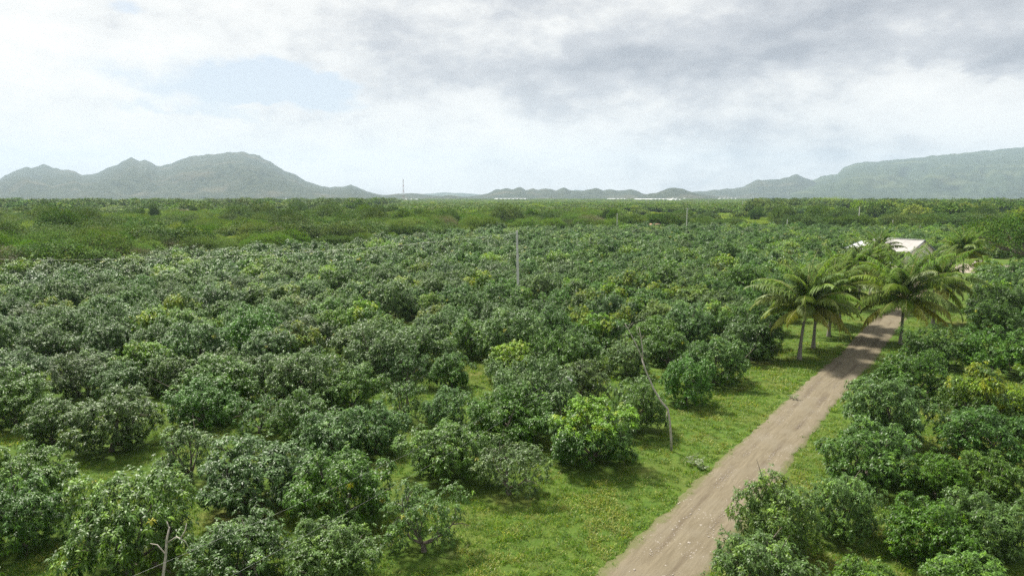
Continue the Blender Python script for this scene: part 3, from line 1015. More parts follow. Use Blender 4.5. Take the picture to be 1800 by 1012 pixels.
pts = []
for d0, d1, sp in ((112, 260, 7.4), (260, 480, 8.4), (480, 900, 11.0), (900, 1700, 15.0), (1700, 2900, 30.0)):
    A = R(43)
    gx, gy = np.meshgrid(np.arange(-d1 * math.sin(A), d1 * math.sin(A), sp), np.arange(d0 * .6, d1, sp))
    p = np.column_stack([gx.ravel(), gy.ravel()]) + rng.uniform(-.42, .42, (gx.size, 2)) * sp
    dd = np.hypot(p[:, 0], p[:, 1]); aa = np.arctan2(p[:, 0], p[:, 1])
    k = (dd > d0) & (dd <= d1) & (np.abs(aa) < A) & (dd > np.interp(aa, EDGE_A, EDGE_D) + 4.5)
    pts.append(p[k])
P = np.vstack(pts)
dist = np.hypot(P[:, 0], P[:, 1]); ang = np.arctan2(P[:, 0], P[:, 1]); edge = np.interp(ang, EDGE_A, EDGE_D)
px, py, fw = frame_px(P)
big = pnoise(P[:, 0] / 70, P[:, 1] / 90) + .6 * pnoise(P[:, 0] / 24 + 9, P[:, 1] / 24)
mead = pnoise(P[:, 0] / 150 + 3, P[:, 1] / 110 + 8)
u = rng.random(len(P))
kind = np.where(big > .0, 'round', np.where(u < .05, 'dry', np.where(u < .35, 'pale', 'fine')))
right = (px > 1080)
# the right-hand side: a dark belt along the orchard, then low yellow-green scrub, then a darker belt
belt = right & (dist < edge + 24)
kind = np.where(belt, 'round', kind)
low = right & (dist > edge + 24) & (dist < 560)
kind = np.where(low, np.where(u < .06, 'round', np.where(u < .22, 'fine', 'pale')), kind)
back = right & (dist >= 560) & (dist < 1000)
kind = np.where(back, np.where(u < .62, 'round', 'fine'), kind)
fringe = (~right) & (dist < edge + 16)
kind = np.where(fringe, np.where(u < .16, 'dry', np.where(u < .8, 'fine', 'round')), kind)
Rs = np.clip(rng.normal(5.0, 1.4, len(P)), 2.4, 8.4) * np.where(kind == 'round', 1.12, 1.0)
Hs = Rs * rng.uniform(.9, 1.3, len(P))
Rs = np.where(low & (kind != 'round'), Rs * 1.1, Rs); Hs = np.where(low & (kind != 'round'), rng.uniform(1.5, 2.7, len(P)), Hs)
Hs = np.where(fringe, Hs * .8, Hs); Rs = np.where((kind == 'pale') & ~low, Rs * .72, Rs); Hs = np.where((kind == 'pale') & ~low, Hs * .8, Hs)
tall = (rng.random(len(P)) < np.where(dist > 480, .12, .07)) & ~belt & ~fringe & (dist < 1200) & ~((px > 690) & (px < 1320) & (dist > 330))
Rs = np.where(dist > 480, Rs * 1.35, Rs)
Rs = np.where(dist > 900, Rs * 1.5, Rs); Hs = np.minimum(Hs, 6.8)
Hs = np.where(dist > 900, np.minimum(Hs, 5.2), Hs)
Hs = np.where(tall, rng.uniform(7.0, 10.5, len(P)) + 2 * (dist > 480), Hs); kind = np.where(tall & (u < .8), 'round', kind)
drop = (mead > .42) & (rng.random(len(P)) < .75)
drop |= belt & (rng.random(len(P)) < .15)
for q in ((97, 148, 22),):
    drop |= np.hypot(P[:, 0] - q[0], P[:, 1] - q[1]) < q[2]
keep = ~drop
P, dist, px, py, kind, Rs, Hs = P[keep], dist[keep], px[keep], py[keep], kind[keep], Rs[keep], Hs[keep]
SLAB = {'fine': 'feathery olive-green scrub tree', 'round': 'dense dark green round-headed tree',
        'pale': 'low yellow-green thorn bush', 'dry': 'greyish half-bare bush'}
seen = (px > -30) & (px < 1830)
order = np.argsort(np.where(seen, dist, 1e9))[:300]
for i in order:
    k = str(kind[i]); j = int(rng.integers(2)) + (2 if Rs[i] > 4.3 else 0)
    fr = dist[i] < np.interp(math.atan2(P[i, 0], P[i, 1]), EDGE_A, EDGE_D) + 14
    t = thing('scrub_tree', SLAB[k] + (' along the rear edge of the orchard' if fr else ' in the wild growth beyond the orchard edge'), 'tree', (P[i, 0], P[i, 1], 0), float(rng.uniform(0, 6.28)), {'fine': 'feathery scrub trees', 'round': 'round dark trees beyond the orchard', 'pale': 'yellow-green thorn bushes', 'dry': 'half-bare grey bushes'}[k])
    s = (Rs[i] / SCR[k, j][2], Rs[i] / SCR[k, j][2], Hs[i] / SCR[k, j][3])
    link('crown', SCR[k, j][0], t, scale=s)
    link('trunk', SCR[k, j][1], t, scale=s)
rest = np.setdiff1d(np.arange(len(P)), order)
lut = {'fine': [0, 1], 'round': [2, 3], 'pale': [4, 5], 'dry': [6, 0]}
pk = [lut[str(kind[i])][rng.integers(2)] for i in rest]
near_ = dist[rest] < 420
hi = {'fine': 0, 'round': 4, 'pale': 8, 'dry': 12}
SRC_HI = []
for k in ('fine', 'round', 'pale', 'dry'):
    for j in range(4):
        SRC_HI.append(SCR[k, j][0])
ra = rest[near_]
lg = Rs[ra] > 4.3
rb_, hb_ = np.where(lg, 5.6, 3.2), np.where(lg, 6.0, 4.6)
scatter('scrub', np.column_stack([P[ra], np.zeros(len(ra))]), rng.uniform(0, 6.28, len(ra)), np.column_stack([Rs[ra] / rb_, Rs[ra] / rb_, Hs[ra] / hb_]),
        [hi[str(kind[i])] + int(rng.integers(2)) + 2 * int(Rs[i] > 4.3) for i in ra], SRC_HI, label='mixed green scrub woodland spreading beyond the orchard', category='scrub')
rb = rest[~near_]
scatter('far_woodland', np.column_stack([P[rb], np.zeros(len(rb))]), rng.uniform(0, 6.28, len(rb)), np.column_stack([Rs[rb] / 3.2, Rs[rb] / 3.2, Hs[rb] / 4.6]),
        [pk[i] for i in np.nonzero(~near_)[0]], FARS, label='far flat woodland stretching to the foot of the hills', category='woodland')

# the tall dark tree over the yard and a few that stand above the rest
def big_tree(name, label, x, y, Rr, H, kind, seed, nleaf=9000):
    mat = {'round': M_ROUND, 'fine': M_FINE, 'pale': M_PALE}[kind]
    t = thing(name, label, 'tree', (x, y, 0), 0, None)
    V, F, T, C = leaf_crown_fine(seed, Rr, H, 30, nleaf, .42, kind, H * .22, -.35, .62, .27, (.2, .34))
    link('crown', mesh_np('big_crown', V, [F], [mat], T), t)
    b = limbs('t', seed, C, H, .34, 12, H * .28)
    link('trunk', b.mesh('big_trunk', M_BARK), t)


q = ground(1790, 474)
big_tree('shade_tree', 'wide dark spreading tree with thick trunk shading the parked car', q.x + 2, q.y + 1, 10.5, 10.6, 'round', 61, 12000)
q = ground(1465, 371.5)
big_tree('crowned_tree', 'tall tree with yellow-green crown rising above the woodland belt below the mountains', q.x, q.y, 15, 13.0, 'pale', 62, 7000)
q = ground(160, 386)
big_tree('dome_tree', 'single dome-shaped dark tree standing above the scrub below the three-peaked mountain', q.x, q.y, 6.0, 8.4, 'round', 63, 7000)
q = ground(1582, 366)
big_tree('dark_tree', 'small very dark round tree poking above the woodland below the cloudy mountain', q.x, q.y, 9, 11.5, 'round', 64, 4000)
q = ground(378, 366)
big_tree('dry_tree', 'pale leafless-looking tree beside the distant palms', q.x - 10, q.y, 7, 10, 'fine', 65, 2500)


# ------------------------------------------------------------------ coconut palms
def frond_mesh(rng, L, el0, bend, yellow, heavy=1.0):
    n = 16
    p = Vector((0, 0, 0)); e = el0
    pts = [p.copy()]; dirs = []
    side_sway = rng.normal(0, .10)
    a = 0.0
    for i in range(n):
        d = Vector((math.cos(e) * math.cos(a), math.cos(e) * math.sin(a), math.sin(e)))
        dirs.append(d)
        p = p + d * (L / n); pts.append(p.copy())
        e = max(e - bend * (.35 + 1.3 * i / n) / n, -1.50); a += side_sway / n
    dirs.append(dirs[-1])
    b = MB()
    b.tube(pts, [.045 * (1 - .88 * i / n) for i in range(n + 1)], 4, False)
    bases = []; D = []; Ls = []; Wd = []; dr = []; fl = []
    per = 6
    for i in range(2, n):
        for k in range(per):
            t = (i + k / per) / n
            q = pts[i].lerp(pts[i + 1], k / per); d = dirs[i]
            sd = Vector((0, 0, 1)).cross(d)
            sd = sd.normalized() if sd.length > 1e-3 else Vector((0, 1, 0))
            upv = d.cross(sd)
            prof = math.sin(min(1, (t - .06) * 1.08 + .10) * math.pi) ** .55 if t < .96 else .35
            for s in (-1, 1):
                v = sd * s * .80 + d * .55 + upv * .12 + Vector((0, 0, -.42 * heavy)) + Vector(rng.normal(0, .10, 3))
                D.append(v.normalized()); bases.append(q); Ls.append(.235 * L * max(.25, prof) * rng.uniform(.85, 1.1)); Wd.append(.042)
                dr.append(min(1, max(0, yellow + .35 * yellow * (t - .5)) * rng.uniform(.6, 1.3))); fl.append(rng.uniform(.1, .9))
    Pn = np.array(bases, float); D = np.array(D, float); Ls = np.array(Ls); Wd = np.array(Wd)
    # two-part leaflets that hang at the tip
    N = len(Pn); up = np.array([0, 0, 1.])
    w = np.cross(D, up); w /= np.linalg.norm(w, axis=1)[:, None] + 1e-9
    mid = Pn + D * (Ls * .55)[:, None]
    D2 = D * .7 + np.array([0, 0, -.75 * heavy]); D2 /= np.linalg.norm(D2, axis=1)[:, None]
    tip = mid + D2 * (Ls * .5)[:, None]
    W = Wd[:, None] * w
    V = np.stack([Pn - W * .5, Pn + W * .5, mid - W, mid + W, tip], 1).reshape(-1, 3)
    bb = np.arange(N)[:, None] * 5
    F3 = bb + np.array([2, 3, 4]); F4 = bb + np.array([0, 1, 3, 2])
    T = np.repeat(np.stack([fl, rng.uniform(0, 1, N), dr], 1), 5, 0)
    bv = np.array(b.v); o = len(V)
    f4 = np.array(b.f4) + o
    mi = np.concatenate([np.zeros(2 * N), np.ones(len(f4))])
    return mesh_np('frond', np.vstack([V, bv]), [F3, F4, f4], [M_PALM, M_RACHIS], np.vstack([T, np.zeros((len(bv), 3))]), midx=mi)


def palm(x, y, H, L, seed, label, lean=(0, 0), nf=24, group='coconut palms along the track', nuts=True):
    rng = np.random.default_rng(seed)
    t = thing('coconut_palm', label, 'palm', (x, y, 0), 0, group)
    pts = []; rad = []
    m = 22
    for i in range(m + 1):
        k = i / m
        pts.append((lean[0] * k ** 1.6, lean[1] * k ** 1.6, -.1 + (H + .1) * k))
        rad.append((.14 + .12 * (1 - k) ** 5 - .025 * k) * (1 + .07 * (i % 2)))
    b = MB(); b.tube(pts, rad, 9)
    link('trunk', b.mesh('palm_trunk', M_PALMBARK, True), t)
    top = Vector((lean[0], lean[1], H))
    for i in range(nf):
        k = i / (nf - 1)
        el = R(88 - 100 * k ** 1.12) + rng.normal(0, .07)
        azm = i * 2.39996 + rng.normal(0, .15)
        bend = 1.0 + 1.15 * k + rng.normal(0, .14)
        if k > .8: bend = 1.1
        yel = max(0, (k - .55) * 1.3) * rng.uniform(.2, 1.1) + (.05 if k > .3 else .0)
        o = link('frond', frond_mesh(rng, L * rng.uniform(.86, 1.06) * (.82 + .25 * math.sin(min(1, k + .18) * math.pi)), el, bend, yel, .8 + .5 * k), t)
        o.location = top + Vector((math.cos(azm) * .12, math.sin(azm) * .12, .25 * (1 - k)))
        o.rotation_euler = (0, 0, azm)
    if nuts:
        for i in range(6):
            a = i * 1.05 + rng.normal(0, .2)
            b = MB()
            c = top + Vector((math.cos(a) * .27, math.sin(a) * .27, -.22 - .1 * (i % 2)))
            b.tube([c + Vector((0, 0, .15)), c + Vector((0, 0, .10)), c, c - Vector((0, 0, .09)), c - Vector((0, 0, .14))], [.02, .09, .125, .085, .015], 7)
            link('coconut', b.mesh('coconut', M_COCO, True), t)


PL = ['coconut palm with pale trunk at the grassy track edge, first of its row', 'slim coconut palm second in the row on the verge', 'short coconut palm third in the row on the verge with light trunk foot',
      'coconut palm fourth in the row on the verge, crown half hidden by the others', 'coconut palm behind the fourth one on the verge side', 'coconut palm on the verge side in line with the white house wing', 'coconut palm with upright fronds in front of the white house roof',
      'widest coconut palm with drooping fronds at the track bend', 'yellowish coconut palm directly behind the widest one', 'coconut palm between the widest palm and the house gable', 'coconut palm with upright fronds beside the house gable']
PH = [4.9, 4.5, 4.4, 5.0, 5.4, 5.0, 5.9, 4.6, 4.7, 3.6, 6.2]
PLN = [5.5, 4.3, 4.3, 4.7, 4.5, 4.2, 4.3, 6.5, 5.4, 3.6, 4.4]
for i, (x, y) in enumerate(PALMS):
    palm(x, y, PH[i], PLN[i], 40 + i, PL[i], [(.45, .1), (.12, 0), (.25, .1), (-.2, .2), (.2, .3), (.1, 0), (0, .2), (.05, 0), (.5, .2), (.2, 0), (-.15, .2)][i], 40 if i in (0, 7) else 32)
for (a, b, d, h, lab) in ((428, 351, 640, 11.0, 'distant palm in a clump of two under the flat-topped mountain'), (438, 353, 630, 10.0, 'lower distant palm in the clump of two under the mountain'),
                          (398, 358, 560, 8.6, 'lone distant palm a little before the clump of two'), (459, 358, 560, 8.6, 'small distant palm just past the clump of two'), (570, 352, 720, 12.0, 'solitary distant palm on a bare stem near the small horned hill'),
                          (363, 358, 560, 8.6, 'pale distant palm farthest along from the clump of two'), (1055, 383, 330, 4.2, 'small palm standing in the scrub behind the concrete pole')):
    x = (a - 900) / FPX * d
    palm(x, d, h, 4.6, int(a), lab, (0, 0), 14, 'palms in the far scrub', False)


# ------------------------------------------------------------------ leaning bare tree, dead branch
def dead_tree():
    g = ground(1180, 792)
    t = thing('leaning_bare_tree', 'thin leaning bare grey tree with forked tip standing on the grass verge', 'tree', (g.x, g.y, 0))
    k = (g.y * math.cos(PITCH) + CAM_H * math.sin(PITCH)) / FPX
    def P(px, py, dy=0.0): return ((px - 1180) * k, dy, (792 - py) * k * 1.03)
    b = MB()
    b.tube([(0, 0, -.1), P(1179, 770), P(1176, 742), P(1172, 719, .1), P(1160, 706, .2), P(1147, 684, .35), P(1134, 655, .5), P(1127, 634, .6)], [.085, .07, .06, .064, .058, .05, .045, .04], 7)
    link('trunk', b.mesh('bare_trunk', M_DEAD, True), t)
    for pts, r in (([P(1127, 634, .6), P(1117, 610, .75), P(1106, 590, .85), P(1098, 576, .9)], .045), ([P(1129, 637, .6), P(1129, 615, .8), P(1126, 596, .9), P(1123, 582, 1.0)], .034),
                   ([P(1103, 585, .87), P(1107, 578, .7), P(1111, 572, .6)], .018), ([P(1126, 600, .9), P(1121, 592, 1.1), P(1120, 583, 1.2)], .014), ([P(1127, 604, .9), P(1132, 594, .8)], .012),
                   ([P(1172, 722, .1), P(1169, 732, 0), P(1170, 738, -.1)], .022), ([P(1101, 582, .88), P(1094, 580, .8)], .012)):
        b = MB(); b.tube(pts, [r * (1 - .7 * i / (len(pts) - 1)) for i in range(len(pts))], 6)
        link('branch', b.mesh('bare_branch', M_DEAD, True), t)


dead_tree()
g0 = ground(292, 1075)
tb = thing('dead_forked_branch', 'bleached dead branch forking up through the leaves beside the thin wires', 'branch', (g0.x, g0.y, 0))
b = MB(); b.tube([(0, 0, -.1), (-.05, 0, 1.2), (.10, .05, 2.1), (.16, .1, 2.75), (.26, .15, 3.2)], [.06, .052, .045, .036, .025], 7); link('stem', b.mesh('dead_stem', M_DEAD, True), tb)
for pts in ([(.14, .1, 2.6), (.5, .12, 2.85), (.8, .1, 2.7), (1.0, .05, 2.4)], [(.66, .12, 2.8), (.80, .2, 3.05), (.84, .25, 3.3)], [(.1, .07, 2.2), (-.2, .1, 2.55), (-.45, .1, 2.6)], [(.25, .15, 3.15), (.15, .2, 3.4)]):
    b = MB(); b.tube(pts, [.03 * (1 - .7 * i / (len(pts) - 1)) for i in range(len(pts))], 5); link('branch', b.mesh('dead_branch', M_DEAD, True), tb)


# ------------------------------------------------------------------ poles, wires, lamp, mast
def pole(x, y, H, label, r=.15, arm=True, lean=0.0, group=None, rz=0.0):
    t = thing('utility_pole', label, 'pole', (x, y, 0), rz, group)
    b = MB()
    for k in range(8):
        pass
    w0, w1 = r, r * .72
    v = []
    for z, w in ((-.2, w0), (H * .5, (w0 + w1) / 2), (H, w1)):
        c = .25 * w
        o = lean * z
        v += [(o + sx * a, sy * bb, z) for sx, sy, a, bb in ((-1, -1, w, w - c), (-1, -1, w - c, w), (1, -1, w - c, w), (1, -1, w, w - c), (1, 1, w, w - c), (1, 1, w - c, w), (-1, 1, w - c, w), (-1, 1, w, w - c))]
    f = [(i * 8 + k, i * 8 + (k + 1) % 8, (i + 1) * 8 + (k + 1) % 8, (i + 1) * 8 + k) for i in range(2) for k in range(8)]
    f += [(16, 17, 18, 19), (16, 19, 20, 23), (20, 21, 22, 23)]
    b.add(v, f)
    link('shaft', b.mesh('pole_shaft', M_CONC), t)
    o = lean * H
    if arm:
        b = MB().box((o - .75, -.05, H - .55), (o + .75, .05, H - .45)); link('crossarm', b.mesh('crossarm', M_STEEL), t)
        for xx in (-.68, -.2, .2, .68):
            b = MB().tube([(o + xx, 0, H - .45), (o + xx, 0, H - .38), (o + xx, 0, H - .33), (o + xx, 0, H - .27)], [.03, .06, .035, .05], 6); link('insulator', b.mesh('insulator', M_WALLP), t)
    else:
        b = MB().box((o - .16, -.17, H - .42), (o + .16, -.09, H - .34)); link('bracket', b.mesh('pole_bracket', M_STEEL), t)
        b = MB().tube([(o, -.2, H - .42), (o, -.2, H - .36), (o, -.2, H - .30)], [.03, .055, .03], 6); link('insulator', b.mesh('insulator', M_WALLP), t)
    return t


PB = ground(911.5, 545)
pole(PB.x, PB.y, 10.55, 'tall bare concrete pole rising from the middle of the mango orchard', .19, False, -.022)
for a, top, h, d, lab, arm in ((1206, 364, 10.5, 270, 'concrete utility pole with crossarm at the rear edge of the orchard', True), (1507, 362, 10.8, 283, 'plain light utility pole behind the orchard near the white house', False),
                               (1382, 385, 5.6, 283, 'short post at the rear orchard edge between two taller poles', False), (1567, 388, 5.2, 286, 'short white post just behind the white house', False), (1084, 374, 8.4, 268, 'grey utility pole against the dark belt of trees', False),
                               (1243, 350, 10.5, 760, 'distant light pole above the scrub beyond the crossarm pole', False), (1302, 354, 10.5, 640, 'far thin pole in the yellow-green scrub', False), (1461, 354, 10.5, 620, 'far pole below the yellow-crowned tall tree', False),
                               (1384, 354, 10.2, 620, 'far pole amid scrub, midway to the yellow-crowned tree', False), (1620, 352, 10.5, 600, 'far pole beside the long pale-blue shed', True), (1720, 354, 10.5, 600, 'far pole past the end of the long pale-blue shed', True),
                               (1134, 346, 11, 900, 'faint far pole below the rounded lone hill', False), (1615, 398, 4.2, 262, 'thin low post behind the ridge of the white house', False)):
    pole((a - 900) / FPX * d, d, h, lab, .16 if d < 400 else .22, arm)


def wire(label, A, B, sag, r=.018, n=40):
    A, B = Vector(A), Vector(B)
    pts = []
    for i in range(n + 1):
        t = i / n
        p = A.lerp(B, t); p.z -= 4 * sag * t * (1 - t); pts.append(p)
    o = A.copy()
    b = MB(); b.tube([p - o for p in pts], r, 5)
    link('overhead_wire', b.mesh('wire', M_WIRE), None, A, label=label, category='wire', group='overhead wires')


topP = Vector((PB.x - .25, PB.y - .1, 10.2))
L1 = Vector((-118, 86, 10.6))
wire('thin overhead wire running from the concrete pole high across the orchard', topP, L1, 3.5, .006)
# two service wires that pass low over the open-crowned trees to the lamp
LP = ground(1003, 668, 3.1)
q1 = pdir(205, 1008); q1 = Vector((0, 0, CAM_H)) + q1 * (CAM_H - 5.4) / -q1.z
q2 = pdir(352, 1006); q2 = Vector((0, 0, CAM_H)) + q2 * (CAM_H - 5.4) / -q2.z
w1 = pdir(820, 746); w1 = Vector((0, 0, CAM_H)) + w1 * (CAM_H - 4.3) / -w1.z
wire('pale service wire sagging low across the crowns beside the dead branch', q1 + (q1 - w1) * .6, LP + Vector((-.5, 0, .3)), .5, .002)
wire('dark service wire running low beside the pale one over the silvery crown', q2 + (q2 - w1) * .6, LP + Vector((-.4, -.2, .1)), .5, .0018)

lt = thing('orchard_lamp', 'small pale lamp head on a thin curved arm among the mango crowns', 'lamp', (LP.x - .6, LP.y + .1, -.35))
b = MB(); b.tube([(0, 0, 0), (0, 0, 2.6), (0, 0, 3.5)], [.04, .035, .03], 6); link('post', b.mesh('lamp_post', M_BARK), lt)
b = MB(); b.tube([(0, 0, 3.45), (.12, 0, 3.75), (.35, 0, 3.85), (.55, -.02, 3.72)], [.028, .026, .024, .022], 6); link('arm', b.mesh('lamp_arm', M_BARK), lt)
Mx = Matrix.Translation((.52, -.1, 3.55)) @ Matrix.Rotation(R(42), 4, 'Y') @ Matrix.Rotation(R(25), 4, 'X')
b = MB().prism([(-.24, -.03), (.20, -.05), (.26, 0), (.20, .05), (-.24, .04)], -.09, .09, Mx); link('head', b.mesh('lamp_head', M_WALLP), lt)


def mast():
    d = 1500
    x = (711 - 900) / FPX * d
    H = 51
    t = thing('radio_mast', 'thin red and white lattice radio mast on the horizon between two hills', 'mast', (x, d, 0))
    red = plain('mast_red', (.42, .10, .07), .6, .4); wht = plain('mast_white', (.7, .7, .7), .6, .4)
    nb = 9
    for k in range(nb):
        z0, z1 = H * k / nb, H * (k + 1) / nb
        b = MB()
        w0, w1 = 1.5 - 1.0 * k / nb, 1.5 - 1.0 * (k + 1) / nb
        cs = [(-1, -1), (1, -1), (1, 1), (-1, 1)]
        for i, (sx, sy) in enumerate(cs):
            nx, ny = cs[(i + 1) % 4]
            b.tube([(sx * w0, sy * w0, z0), (sx * w1, sy * w1, z1)], .17, 4)
            b.tube([(sx * w0, sy * w0, z0), (nx * w1, ny * w1, z1)], .09, 4)
            b.tube([(sx * w1, sy * w1, z1), (nx * w1, ny * w1, z1)], .09, 4)
        link('lattice_section', b.mesh('lattice', red if k % 2 == 0 else wht), t)
    for z, s in ((H - 1, 1), (H - 4, -1)):
        b = MB().tube([(s * .8, -.6, z - 1.2), (s * .8, -.6, z + 1.2)], .35, 6); link('antenna', b.mesh('antenna', wht), t)
    b = MB().tube([(0, 0, H), (0, 0, H + 4)], [.12, .05], 5); link('spike', b.mesh('spike', wht), t)


mast()


# ------------------------------------------------------------------ the white house, the car, far sheds
def house():
    t = thing('farmhouse', 'white farmhouse with pale sheet gable roof behind the coconut palms', 'house', (HOUSE[0], HOUSE[1], 0), R(-60))
    w, dp, he, hr = 5.4, 4.4, 3.0, 5.2            # half length, half depth, eaves, ridge
    b = MB(); b.box((-w, -dp, 0), (w, dp, he)); link('wall', b.mesh('house_wall', M_WALLP), t)
    for s in (-1, 1):
        b = MB(); b.add([(s * w, -dp, he), (s * w, dp, he), (s * w, 0, hr - .15), (s * (w - .18), -dp, he), (s * (w - .18), dp, he), (s * (w - .18), 0, hr - .15)],
                        [(0, 1, 2), (3, 5, 4), (0, 2, 5, 3), (1, 4, 5, 2), (0, 3, 4, 1)]); link('gable', b.mesh('gable', M_WALLP), t)
    ov = .45
    rise = (hr - he) / dp
    for s in (-1, 1):
        # sheets laid side by side down each slope
        ns = 12
        for k in range(ns):
            x0 = -w - ov + (2 * w + 2 * ov) * k / ns; x1 = -w - ov + (2 * w + 2 * ov) * (k + 1) / ns + .04
            ye = s * (dp + .75); ze = he - .75 * rise + .06
            b = MB(); zz = .012 * (k % 2)
            v = [(x0, 0, hr + zz), (x1, 0, hr + zz), (x1, ye, ze + zz), (x0, ye, ze + zz), (x0, 0, hr + .06 + zz), (x1, 0, hr + .06 + zz), (x1, ye, ze + .06 + zz), (x0, ye, ze + .06 + zz)]
            b.add(v, [(0, 3, 2, 1), (4, 5, 6, 7), (0, 1, 5, 4), (1, 2, 6, 5), (2, 3, 7, 6), (3, 0, 4, 7)])
            link('roof_sheet', b.mesh('roof_sheet', M_ROOF), t)
    b = MB(); b.box((-w - ov, -.22, hr + .085), (w + ov, .22, hr + .16)); link('ridge_cap', b.mesh('ridge_cap', M_ROOFW), t)
    # white veranda roof along the front
    b = MB(); v = []
    for x in (-w - .3, w * .55):
        v += [(x, -dp - .5, he - .22), (x, -dp - 3.0, he - .85), (x, -dp - 3.0, he - .77), (x, -dp - .5, he - .14)]
    b.add(v, [(0, 1, 5, 4), (1, 2, 6, 5), (2, 3, 7, 6), (3, 0, 4, 7), (0, 3, 2, 1), (4, 5, 6, 7)]); link('veranda_roof', b.mesh('veranda_roof', M_ROOFW), t)
    for x in (-w, -w * .45, 0, w * .5):
        b = MB().box((x - .09, -dp - 2.9, 0), (x + .09, -dp - 2.72, he - .86)); link('veranda_post', b.mesh('veranda_post', M_WALLP), t)
    b = MB().box((-w - .02, -dp - .02, 0), (w + .02, -dp - .004, 1.0)); link('plinth', b.mesh('plinth', M_YELLOW), t)
    for x in (-3.8, -1.2, 3.6):
        f = link('window', MB().box((x - .6, -dp - .06, 1.05), (x + .6, -dp - .005, 2.2)).mesh('window_frame', M_TRIMB), t)
        link('pane', MB().box((x - .52, -dp - .075, 1.12), (x + .52, -dp - .061, 2.13)).mesh('window_pane', M_GLASS), f)
    f = link('door', MB().box((1.0, -dp - .06, 0), (1.95, -dp - .005, 2.15)).mesh('house_door', M_TRIMB), t)
    # fascia lines on the gable that faces the yard
    for s in (-1, 1):
        b = MB(); x = w + ov + .01
        ye = s * (dp + .75); ze = he - .75 * rise + .06
        b.add([(x, 0, hr - .12), (x, ye, ze - .16), (x, ye, ze + .05), (x, 0, hr + .09), (x + .05, 0, hr - .12), (x + .05, ye, ze - .16), (x + .05, ye, ze + .05), (x + .05, 0, hr + .09)],
              [(0, 1, 2, 3), (4, 7, 6, 5), (0, 4, 5, 1), (2, 6, 7, 3), (1, 5, 6, 2), (0, 3, 7, 4)])
        link('fascia', b.mesh('fascia', M_TRIMB), t)
    # lower hipped wing
    x0, x1, y0, y1, e2, r2 = -w - 6.0, -w - .02, -3.4, 3.0, 2.6, 4.4
    b = MB().box((x0 + .4, y0 + .4, 0), (x1, y1 - .4, e2)); link('wing', b.mesh('wing_wall', M_WALLP), t)
    b = MB(); ym = (y0 + y1) / 2
    b.add([(x0, y0, e2), (x1, y0, e2), (x1, y1, e2), (x0, y1, e2), (x0 + 2.6, ym, r2), (x1, ym, r2)], [(0, 1, 5, 4), (2, 3, 4, 5), (0, 4, 3), (1, 2, 5), (0, 3, 2, 1)])
    link('wing_roof', b.mesh('wing_roof', M_ROOFW), t)
    b = MB(); b.tube([(x0, y0, e2 + .03), (x0 + 2.6, ym, r2 + .03)], .07, 5); b.tube([(x0, y1, e2 + .03), (x0 + 2.6, ym, r2 + .03)], .07, 5); link('hip_cap', b.mesh('hip_cap', M_TRIMB), t)


house()


def car():
    q = ground(1727, 470)
    t = thing('parked_car', 'dark red car parked in the shade beside the yard', 'car', (q.x, q.y, 0), R(20))
    paint = plain('car_paint', (.10, .02, .02), .3, .6); tyre = plain('tyre_rubber', (.02, .02, .02), .8, .3)
    b = MB().prism([(-2.1, .32), (2.1, .32), (2.15, .62), (1.95, .82), (1.0, .92), (-1.9, .95), (-2.15, .75)], -.85, .85); link('body', b.mesh('car_body', paint), t)
    b = MB().prism([(-1.75, .95), (.95, .92), (.35, 1.46), (-1.35, 1.48)], -.74, .74); c = link('cabin', b.mesh('car_cabin', paint), t)
    for s in (-1, 1):
        b = MB().prism([(-1.5, .99), (.72, .97), (.27, 1.39), (-1.22, 1.41)], s * .742, s * .755); link('window', b.mesh('car_window', M_GLASS), c)
    for x in (-1.3, 1.3):
        for s in (-1, 1):
            b = MB().tube([(x, s * .66, .32), (x, s * .88, .32)], .32, 14); wv = link('wheel', b.mesh('car_wheel', tyre), t)
            b = MB().tube([(x, s * .881, .32), (x, s * .895, .32)], .19, 12); link('rim', b.mesh('car_rim', M_STEEL), wv)
    for s in (-1, 1):
        b = MB().box((2.05, s * .6 - .16, .62), (2.16, s * .6 + .16, .76)); link('headlight', b.mesh('headlight', M_WALLP), t)


car()


def shed(x, y, wd, dp, h, label, rz=0.0, bays=4, mat=None, name='greenhouse'):
    t = thing(name, label, name, (x, y, 0), rz, None)
    mt = mat or M_ROOFW
    bw = wd / bays
    for k in range(bays):
        x0 = -wd / 2 + k * bw
        poly = [(x0 + .02, 0), (x0 + bw - .02, 0), (x0 + bw - .02, h * .6)] + [(x0 + bw / 2 + (bw / 2 - .02) * math.cos(a), h * .6 + h * .4 * math.sin(a)) for a in np.linspace(.25, math.pi - .25, 6)] + [(x0 + .02, h * .6)]
        b = MB().prism(poly, -dp / 2, dp / 2); link('bay', b.mesh('shed_bay', mt), t)


for a, d, wd, dp, lab, nb in ((898, 2600, 115, 240, 'long white greenhouse roofs under the row of small peaks', 8), (722, 2100, 46, 60, 'small white shed beside the foot of the radio mast', 3), (1083, 2500, 48, 140, 'white greenhouse block before the low twin hills', 4),
                              (1150, 2250, 86, 220, 'long slanting white greenhouse beside the rounded lone hill', 7), (1185, 1950, 34, 40, 'low white shed at the end of the slanting greenhouse', 3), (1203, 3000, 18, 18, 'tiny white shed on the shoulder of the lone hill', 1),
                              (1277, 2900, 82, 30, 'narrow white row of sheds under the ridge leading to the mountain', 5), (508, 2600, 40, 20, 'tiny pale shed at the foot of the flat-topped mountain', 2), (1185, 3000, 30, 30, 'small white roof strip on the plain before the lone hill', 2)):
    shed((a - 900) / FPX * d, d, wd, dp, 7.0, lab, R(4), nb)
M_BLUE = plain('pale_blue_sheet', (.50, .60, .66), .5, .4)
